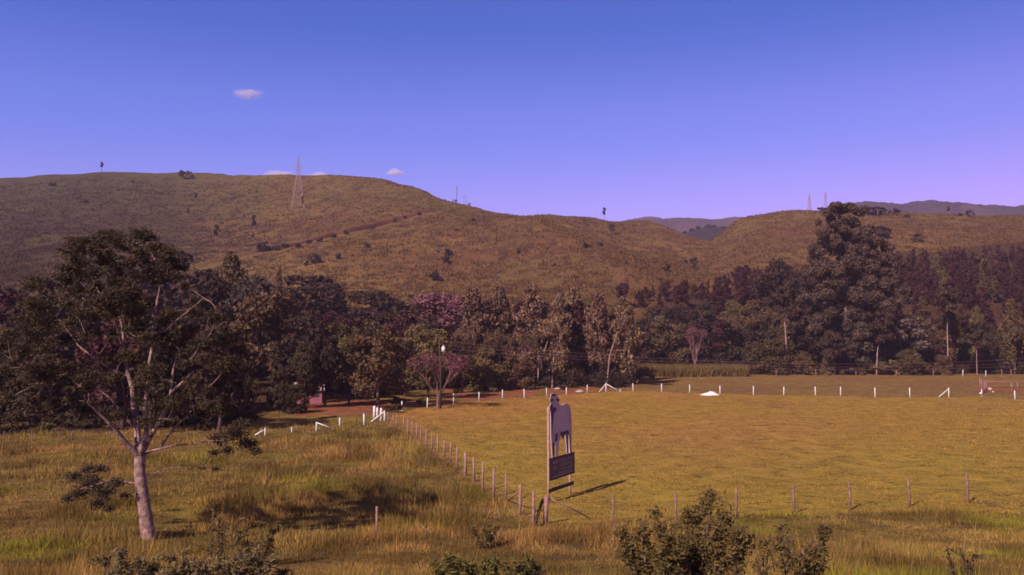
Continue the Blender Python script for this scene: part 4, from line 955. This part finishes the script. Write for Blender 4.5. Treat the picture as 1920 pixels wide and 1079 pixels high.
# corral at the far right
cb = hit(1844, 738); ce = empty('corral_rail', cb, label='wooden corral with a long horizontal rail at the right edge of the pasture', cat='corral')
def at_y(px, py, Y): return at(px, py, Y) - cb
for px, t, b in [(1841, 713, 738), (1846, 714, 737), (1850, 716, 736), (1897, 718, 735), (1908, 716, 732), (1838, 708, 728), (1935, 719, 737)]:
    gg = hit(px, b); post('post', gg, (b - t) / F * gg.y, .10, M_post, ce, cb, .02)
Yc = cb.y; MB().tube([at_y(1848, 715, Yc), at_y(1890, 717, Yc + 1), at_y(1945, 719, Yc + 2)], [.07, .07, .07], 6).build('rail', M_post, ce, True)
MB().tube([at_y(1849, 726, Yc), at_y(1897, 727, Yc + 1), at_y(1945, 728, Yc + 2)], [.05, .05, .05], 6).build('rail', M_darkwood, ce, True)
def bag(name, px, py, wpx, hpx, colr, lb, Y, cat):
    r = np.random.default_rng(int(px)); n, m_ = 14, 9; V = []; W_, H_ = wpx / F * Y, hpx / F * Y; p = at(px, py, Y)
    for j in range(m_):
        for i in range(n):
            th = math.pi * j / (m_ - 1); ph = 2 * math.pi * i / n; k = 1 + .12 * r.normal() * math.sin(th)
            V.append((W_ / 2 * math.sin(th) * math.cos(ph) * k, W_ / 2 * math.sin(th) * math.sin(ph) * k, H_ / 2 * (1 - math.cos(th)) * k))
    Fc = [(j * n + i, j * n + (i + 1) % n, (j + 1) * n + (i + 1) % n, (j + 1) * n + i) for j in range(m_ - 1) for i in range(n)]
    o = obj(name, npmesh(name, V, Fc, [mat(name + '_surface', colr, .8, .15, 3)], smooth=True), label=lb, cat=cat); o.location = p; return o
bag('white_sack', 1856, 732, 6, 5, (.8, .74, .7), 'white sack on the ground under the corral rail', Yc + .5, 'sack')
bag('cream_sack', 1862, 737.5, 4.5, 4, (.5, .42, .3), 'small cream sack right below the white one at the corral', Yc - 1, 'sack')
gk = hit(1841, 744); bag('white_sack', 1839, 740, 4.5, 4, (.8, .74, .72), 'white bundle tied to the fence post beside the corral', gk.y - .15, 'sack')

# white heap in the pasture
def heap():
    g = hit(1330, 741); V = []; n, m_ = 40, 12; r = np.random.default_rng(2)
    for j in range(m_):
        for i in range(n):
            t = j / (m_ - 1); ph = 2 * math.pi * i / n; k = 1 + .10 * math.sin(3 * ph + 1) + .06 * math.sin(7 * ph); nz = float(vnoise(np.array(i * .6), np.array(j * .8)))
            V.append((1.6 * k * t * math.cos(ph), 1.0 * k * t * math.sin(ph), .5 * (1 - t ** 1.9) * (1 + .25 * math.cos(ph)) * (.85 + .3 * nz) - .02))
    Fc = [(j * n + i, (j + 1) * n + i, (j + 1) * n + (i + 1) % n, j * n + (i + 1) % n) for j in range(m_ - 1) for i in range(n)]
    o = obj('white_heap', npmesh('white_heap', V, Fc, [mat('lime', (.88, .80, .76), .9, .12, 3, bump=.02)], smooth=True), label='low white heap of lime lying in the pasture beside the white posts', cat='heap'); o.location = g
heap()
# rubble and boulders on the red bank
for k, (px, py, s) in enumerate([(1128,733,.3),(1075,741,.5),(1136,739,.35)][:2]):
    pass
rk = mat('pale_stone', (.46, .36, .33), .9, .3, 3)
for px, Y, s, lb in [(1087, 150, .55, 'pale stone lying behind the white posts by the red bank'), (1045, 158, .45, 'smaller pale stone on top of the red bank'), (945, 168, .5, 'light round stone at the wood edge above the red bank')]:
    g = gnd(px, Y); r = np.random.default_rng(int(px)); n, m_ = 10, 7
    V = [(s * math.sin(math.pi * j / 6) * math.cos(6.283 * i / n) * r.uniform(.8, 1.3) * 1.3, s * math.sin(math.pi * j / 6) * math.sin(6.283 * i / n) * r.uniform(.8, 1.2), s * .9 * (1 - math.cos(math.pi * j / 6)) * .6 * r.uniform(.85, 1.1) - .05) for j in range(m_) for i in range(n)]
    Fc = [(j * n + i, j * n + (i + 1) % n, (j + 1) * n + (i + 1) % n, (j + 1) * n + i) for j in range(m_ - 1) for i in range(n)]
    o = obj('stone', npmesh('stone', V, Fc, [rk]), label=lb, cat='stone'); o.location = g

# ------------------------------------------------------------------ bull sign
def bull_sign():
    A = hit(1035, 944); Yl, Yr = A.y, A.y * 1.058
    Lp = at(1031, 900, Yl); Rp = at(1075.5, 885, Yr); d = Vector((Rp.x - Lp.x, Rp.y - Lp.y, 0)); W_ = d.length; d.normalize(); nrm = Vector((d.y, -d.x, 0))
    zc = Lp.z; base = Vector((Lp.x, Lp.y, float(H(Lp.x, Lp.y))))
    e = empty('bull_sign', base, math.atan2(d.y, d.x), label='flat grey bull cut-out sign above a dark lettered board on two posts', cat='sign')
    zb = zc - base.z                               # board bottom above ground
    hb = 37 / F * Yl; ht = (895 - 742) / F * Yl    # board height, full height above board bottom
    pm = mat('dark_board', (.13, .085, .095), .7, .2, 3); bm_ = mat('printed_bull_grey', (.52, .38, .44), .6, .22, 1.3); dk = mat('printed_bull_dark', (.075, .045, .055), .6, .2, 3); tx = mat('board_lettering', (.40, .28, .30), .6, .1, 3)
    fr = mat('board_frame', (.04, .02, .018), .7, .1, 3)
    b = MB(); b.box((W_ / 2, -.0, zb + hb / 2), (W_, .05, hb)).build('board', pm, e)
    b = MB()
    for z_ in (zb - .02, zb + hb + .02): b.box((W_ / 2, -.005, z_), (W_ + .12, .08, .07))
    for x_ in (-.02, W_ + .02): b.box((x_, -.005, zb + hb / 2), (.06, .08, hb - .03))
    b.build('frame', fr, e)
    # rows of worn, illegible lettering
    t = MB(); rd = random.Random(4); yf = -.0275
    for row, (z0, lh, x0, x1, sx) in enumerate([(zb + hb * .80, hb * .13, .08, .94, 1), (zb + hb * .58, hb * .15, .40, .94, 1.1), (zb + hb * .36, hb * .07, .36, .94, .6), (zb + hb * .20, hb * .06, .36, .94, .6), (zb + hb * .08, hb * .06, .06, .94, .6), (zb + hb * .52, hb * .12, .08, .26, 1)]):
        x = x0 * W_
        while x < x1 * W_:
            lw = rd.uniform(.07, .12) * sx
            if rd.random() < .13: x += lw; continue
            s = .022
            strokes = rd.sample([('v', 0), ('v', 1), ('h', 0), ('h', .5), ('h', 1)], 3)
            for kd, pp in strokes:
                if kd == 'v': t.box((x + pp * (lw - s), yf, z0), (s, .006, lh))
                else: t.box((x + lw / 2, yf, z0 - lh / 2 + pp * lh), (lw - s * .1, .005, s))
            x += lw + .035 * sx
    t.build('lettering', tx, e)
    # bull outline: crop pixels -> board coordinates
    O = [(150,70),(172,58),(200,55),(222,64),(238,88),(250,125),(266,140),(268,172),(256,186),(262,215),(275,240),(300,240),(325,235),(350,215),(375,210),(400,222),(418,242),(430,280),(440,340),(447,420),(452,520),(452,620),(446,690),(444,790),(446,880),(452,965),
         (424,972),(420,900),(414,800),(410,690),(402,684),(398,700),(396,800),(398,900),(400,982),(376,988),(372,900),(364,790),(358,700),(345,682),(330,720),(318,762),(304,735),(288,705),(276,740),(266,790),(256,860),(250,940),(247,1028),
         (226,1034),(226,940),(224,860),(222,800),(212,792),(204,830),(198,900),(196,960),(196,1040),(162,1052),(160,960),(158,880),(150,800),(146,700),(146,600),(144,500),(144,420),(140,330),(130,300),(124,250),(140,225),(150,200),(132,165),(134,135),(146,120),(142,95)]
    def bc(x, y):
        u = (x - 132) / 350.0; yb = np.interp(x, [132, 482], [1052, 958]); return u * W_, (yb - y) / 8.3 / F * Yl * (1 + .058 * u)
    zt = zb + hb + .055
    P = [bc(*p) for p in O]; P = [(x, z + zt) for x, z in P]
    import bmesh
    def flat(name, P, y0, y1, m):
        bmm = bmesh.new(); vs = [bmm.verts.new((x, y0, z)) for x, z in P]; f = bmm.faces.new(vs)
        r = bmesh.ops.extrude_face_region(bmm, geom=[f]); bmesh.ops.translate(bmm, vec=(0, y1 - y0, 0), verts=[v for v in r['geom'] if isinstance(v, bmesh.types.BMVert)])
        bmesh.ops.recalc_face_normals(bmm, faces=bmm.faces); bmesh.ops.triangulate(bmm, faces=[f_ for f_ in bmm.faces if len(f_.verts) > 4])
        me = bpy.data.meshes.new(name); bmm.to_mesh(me); bmm.free(); me.materials.append(m); return obj(name, me, e)
    flat('bull_cutout', P, -.02, .02, bm_)
    def pt(L): return [(x, z + zt) for x, z in (bc(*p) for p in L)]
    for L in ([(136,138),(160,135),(180,150),(176,170),(150,178),(134,165)], [(222,140),(245,130),(264,142),(266,170),(248,182),(226,172)], [(180,285),(200,265),(222,275),(224,310),(205,345),(188,345)],
              [(144,225),(165,230),(185,300),(190,350),(182,420),(170,520),(162,640),(158,760),(150,700),(148,500),(145,350),(138,280)], [(280,640),(300,650),(340,640),(360,625),(402,630),(406,680),(398,690),(345,680),(320,758),(290,704)],
              [(372,690),(394,700),(392,800),(394,960),(378,965),(374,880),(368,790)], [(205,690),(240,650),(236,760),(222,795),(206,790)], [(164,820),(190,800),(190,900),(186,1000),(166,1010)], [(430,700),(440,700),(438,900),(446,950),(430,955)], [(150,72),(172,62),(200,60),(216,70),(200,95),(165,100)]):
        flat('dark_marking', pt(L), -.026, -.0205, dk)
    # carrying posts behind
    for x_, top in ((.06, zt + ht * .86 * .72), (W_ - .28, zt + .9)):
        mb = MB(); mb.tube([(x_, .12, -.4), (x_ + .02, .12, zb), (x_, .12, top - .05), (x_, .12, top)], [.075, .072, .068, .05], 9); mb.build('post', mat('sign_post', (.48, .27, .23), .85, .25, 5), e, True)
    MB().box((W_ / 2 - .06, .02, zb - .62), (W_ + .12, .06, .20)).build('crossbar', M_darkwood, e)
bull_sign()

# ------------------------------------------------------------------ power line, pylons, poles
def utility():
    g = hit(826, 766.5); e = empty('utility_pole', g, label='slim tall utility pole with a white transformer behind the white post fence', cat='pole')
    H_ = (766.5 - 632) / F * g.y; MB().tube([(0, 0, -.5), (0, 0, H_ * .5), (-.25, 0, H_)], [.15, .13, .10], 9).build('pole', M_darkwood, e, True)
    MB().box((-.2, 0, H_ - .6), (1.9, .12, .12)).build('crossarm', M_darkwood, e)
    t = MB(); z = (766.5 - 656) / F * g.y; t.tube([(.35, -.1, z - .35), (.35, -.1, z + .3)], [.24, .24], 12); t.tube([(.35, -.1, z + .3), (.35, -.1, z + .5)], [.1, .05], 8); t.build('transformer', M_white, e, True)
    far = at(2150, 650, 165); m1 = e.location + Vector((-.2, 0, H_ - .5))
    for k, dz in enumerate((0, -.8, -1.5)):
        a = m1 + Vector(((-.8, 0, .8)[k], 0, dz * .8)); b = far + Vector((0, 0, dz * 1.3)); pts = []
        for i in range(41):
            t = i / 40; p = a.lerp(b, t); p.z -= 3.3 * 4 * t * (1 - t) * (1 - .1 * k); pts.append(p)
        o = MB().tube(pts, .015, 4, cap=False).build('power_line', M_twig); tag(o, ['topmost', 'middle', 'lowest'][k] + ' of the three thin power lines running right from the utility pole', 'power line', 'power lines')
utility()
def pylon(px, base, top, label, wtop=1.0, Y=None, thick=.22):
    g = hit(px, base) if Y is None else Vector((ux(px) * Y, Y, 0)); 
    if Y is not None: g.z = CAMZ + slope(base) * Y
    H_ = (base - top) / F * g.y; e = empty('lattice_pylon', g, .35, label=label, cat='pylon', group='lattice pylons'); mb = MB()
    def hw(t): return H_ * np.interp(t, [0, .62, .72, 1], [.115, .035, .028, .004])
    lv = [0, .14, .27, .38, .48, .57, .65, .72, .78, .84, .9, .96, 1]
    for a, b in zip(lv, lv[1:]):
        A = [Vector((sx * hw(a), sy * hw(a), a * H_)) for sx, sy in ((-1, -1), (1, -1), (1, 1), (-1, 1))]; B = [Vector((sx * hw(b), sy * hw(b), b * H_)) for sx, sy in ((-1, -1), (1, -1), (1, 1), (-1, 1))]
        for k in range(4):
            mb.bar(A[k], B[k], thick); mb.bar(A[k], B[(k + 1) % 4], thick * .5); mb.bar(A[(k + 1) % 4], B[k], thick * .5); mb.bar(B[k], B[(k + 1) % 4], thick * .5)
    mb.build('tower_frame', M_steel, e)
    for t in (.72, .79, .86):
        m = MB(); L = H_ * .085
        m.bar((-L, 0, t * H_), (L, 0, t * H_), thick * .8); m.bar((-L, 0, t * H_), (0, 0, (t + .035) * H_), thick * .5); m.bar((L, 0, t * H_), (0, 0, (t + .035) * H_), thick * .5)
        for s in (-1, 1): m.bar((s * L, 0, t * H_), (s * L, 0, (t - .03) * H_), thick * .6)
        m.build('crossarm', M_steel, e)
pylon(558, 392, 293, 'large pinkish lattice pylon standing on the left hill and reaching above the skyline', thick=.18)
pylon(1523.5, 403, 363, 'faint lattice pylon behind the right hill, the left one of two', Y=900, thick=.18)
pylon(1554, 400, 358, 'faint lattice pylon behind the right hill, the one nearer the giant eucalyptus', Y=1020, thick=.18)
for px, b, t, lb, dark in [(856.5, 393, 349, 'tall dark pole on the slope of the left hill crest', 1), (1646, 407, 392, 'thin pale pole on the right skyline among dark trees', 0), (1514, 404, 394, 'tiny post on the skyline left of the faint pylons', 0)]:
    g = hit_near(px, b); e = empty('hill_pole', g, label=lb, cat='pole'); h = (b - t) / F * g.y
    MB().tube([(0, 0, -.5), (0, 0, h)], [.22, .14], 7).build('pole', M_darkwood if dark else M_concrete, e, True); MB().bar((-.9, 0, h * .93), (.9, 0, h * .93), .2).build('crossarm', M_darkwood if dark else M_concrete, e)
g = hit_near(872, 384); e = empty('twin_pole_frame', g, label='pair of thin posts joined at the top on the left hill crest', cat='pole'); h = 17 / F * g.y
for sx in (-1, 1): MB().tube([(sx * .8, 0, -.5), (sx * .8, 0, h)], [.14, .11], 6).build('post', M_concrete, e)
MB().bar((-1.4, 0, h * .97), (1.4, 0, h * .97), .2).build('crossarm', M_concrete, e)

# ------------------------------------------------------------------ buildings half hidden among the trees
def house(px, Y, wdt, dep, hh, rz, label, wc, rc, name='house'):
    g = gnd(px, Y); e = empty(name, g, rz, label=label, cat='house'); wm = mat(name + '_wall', wc, .9, .2, 1.5); rm = mat(name + '_roof', rc, .8, .2, 2)
    dm = mat(name + '_door', (.10, .045, .04), .7, .2, 3)
    wl_ = MB(); k = 0; x, y = wdt / 2, dep / 2; rh = dep * .26
    wl_.v += [Vector(v) for v in ((-x, -y, -.3), (x, -y, -.3), (x, y, -.3), (-x, y, -.3), (-x, -y, hh), (x, -y, hh), (x, y, hh), (-x, y, hh), (-x, 0, hh + rh), (x, 0, hh + rh))]
    wl_.f += [(0, 1, 5, 4), (2, 3, 7, 6), (1, 2, 6, 9, 5), (3, 0, 4, 8, 7), (4, 5, 9, 8), (6, 7, 8, 9)]; wl_.build('wall', wm, e)
    r_ = MB(); o = .35
    for s in (-1, 1):
        a = Vector((-x - o, s * (y + o), hh - rh * o / y + .05)); b = Vector((x + o, s * (y + o), hh - rh * o / y + .05)); c = Vector((x + o, 0, hh + rh + .05)); d_ = Vector((-x - o, 0, hh + rh + .05)); k = len(r_.v); up = Vector((0, 0, .09))
        r_.v += [a, b, c, d_, a + up, b + up, c + up, d_ + up]; r_.f += [(k, k + 3, k + 2, k + 1), (k + 4, k + 5, k + 6, k + 7), (k, k + 1, k + 5, k + 4), (k + 1, k + 2, k + 6, k + 5), (k + 3, k, k + 4, k + 7)]
    r_.build('roof', rm, e)
    MB().box((-wdt * .12, -y - .03, 1.0), (.85, .05, 2.0)).build('door', dm, e)
    for sx in (-.34, .24): 
        MB().box((wdt * sx, -y - .03, 1.45), (.95, .05, .9)).build('window', mat('window_glass', (.05, .05, .06), .2, .1, 2, spec=.5), e)
planted('dark', 572, 115, 640, 'dark tree standing right in front of the pink-walled house', wf=.7, name='broadleaf_tree')
planted('dark', 612, 118, 628, 'dark tree at the right corner of the pink-walled house', wf=.85, name='broadleaf_tree')
planted('moundd', 548, 108, 722, 'dark bushy growth left of the pink-walled house', wf=1.2, name='shrub', cat='shrub')
planted('olive', 655, 122, 630, 'olive tree shading the middle of the red yard', wf=.9, name='broadleaf_tree')
house(581, 126, 3.6, 3.4, 2.0, .25, 'small pink-walled house with a pale roof half hidden under trees by the red yard', (.34, .12, .16), (.48, .32, .31))
house(628, 148, 7.0, 4.5, 2.1, -.1, 'low long shed with a dull roof behind the red yard', (.14, .09, .09), (.30, .21, .20), 'shed')
house(262, 112, 6.5, 4.5, 2.5, .1, 'bluish building glimpsed through the branches of the large tree', (.20, .30, .42), (.45, .40, .42), 'building')
house(345, 104, 4.2, 3.5, 2.4, -.2, 'white building glimpsed right of the large tree behind its branches', (.62, .54, .52), (.60, .50, .50), 'outbuilding')

# ------------------------------------------------------------------ small clouds
def cloud(px, py, wpx, hpx, label, seed, dens=.020):
    Y = 7000; p = at(px, py, Y); a, b = wpx / F * Y / 2, hpx / F * Y / 2
    m = bpy.data.materials.new('cloud'); m.use_nodes = True; t = m.node_tree; t.nodes.clear(); o = N(t, 'ShaderNodeOutputMaterial'); pv = N(t, 'ShaderNodeVolumePrincipled')
    pv.inputs['Color'].default_value = (1.0, .93, 1.0, 1); pv.inputs['Anisotropy'].default_value = -.35; tc = N(t, 'ShaderNodeTexCoord'); nz = N(t, 'ShaderNodeTexNoise'); nz.inputs['Scale'].default_value = 1.6; nz.inputs['Detail'].default_value = 7; nz.inputs['Roughness'].default_value = .65
    mp = N(t, 'ShaderNodeMapping'); mp.inputs['Location'].default_value = (seed, 0, 0); t.links.new(tc.outputs['Object'], mp.inputs[0]); t.links.new(mp.outputs[0], nz.inputs[0])
    ln = N(t, 'ShaderNodeVectorMath'); ln.operation = 'LENGTH'; t.links.new(tc.outputs['Object'], ln.inputs[0])
    f = N(t, 'ShaderNodeMath'); f.operation = 'SUBTRACT'; f.inputs[0].default_value = 1.25; t.links.new(ln.outputs['Value'], f.inputs[1])
    s = N(t, 'ShaderNodeMath'); s.operation = 'ADD'; s.operation = 'MULTIPLY_ADD'; s.inputs[1].default_value = 1.8; t.links.new(nz.outputs[0], s.inputs[0]); t.links.new(f.outputs[0], s.inputs[2])
    r = N(t, 'ShaderNodeMapRange'); r.inputs[1].default_value = 1.5; r.inputs[2].default_value = 2.25; r.inputs[3].default_value = 0; r.inputs[4].default_value = dens; t.links.new(s.outputs[0], r.inputs[0])
    t.links.new(r.outputs[0], pv.inputs['Density']); t.links.new(pv.outputs[0], o.inputs['Volume'])
    n, mm = 24, 13; V = [(math.sin(math.pi * j / (mm - 1)) * math.cos(6.2832 * i / n), math.sin(math.pi * j / (mm - 1)) * math.sin(6.2832 * i / n), -math.cos(math.pi * j / (mm - 1))) for j in range(mm) for i in range(n)]
    Fc = [(j * n + i, j * n + (i + 1) % n, (j + 1) * n + (i + 1) % n, (j + 1) * n + i) for j in range(mm - 1) for i in range(n)]
    ob = obj('cloud', npmesh('cloud', V, Fc, [m]), label=label, cat='cloud', group='small clouds'); ob.location = p; ob.scale = (a, a * .6, b)
cloud(465, 177, 84, 30, 'small wispy cloud high in the sky on the left, the highest one', 1.3)
cloud(742, 323, 50, 20, 'small puffy pinkish cloud low over the dip of the hill', 4.1, .06)
cloud(522, 327, 80, 18, 'pinkish sliver of cloud just above the skyline left of the pylon', 7.7, .05)
cloud(597, 328, 60, 18, 'pinkish sliver of cloud just above the skyline right of the pylon', 9.2, .05)

# ------------------------------------------------------------------ haze
hz = MB().box((0, 1500, 300), (6400, 3900, 0)) if False else None
me = bpy.data.meshes.new('haze')
x0, x1, y0, y1, z0, z1 = -4700, 4700, -4700, 4700, -8, 470
me.from_pydata([(x0, y0, z0), (x1, y0, z0), (x1, y1, z0), (x0, y1, z0), (x0, y0, z1), (x1, y0, z1), (x1, y1, z1), (x0, y1, z1)], [], [(0, 3, 2, 1), (4, 5, 6, 7), (0, 1, 5, 4), (1, 2, 6, 5), (2, 3, 7, 6), (3, 0, 4, 7)])
hm_ = bpy.data.materials.new('haze'); hm_.use_nodes = True; t = hm_.node_tree; t.nodes.clear(); o = N(t, 'ShaderNodeOutputMaterial'); pv = N(t, 'ShaderNodeVolumePrincipled')
pv.inputs['Color'].default_value = (.82, .66, 1.0, 1); pv.inputs['Density'].default_value = 0.00014; t.links.new(pv.outputs[0], o.inputs['Volume']); me.materials.append(hm_)
obj('haze', me, kind='stuff')
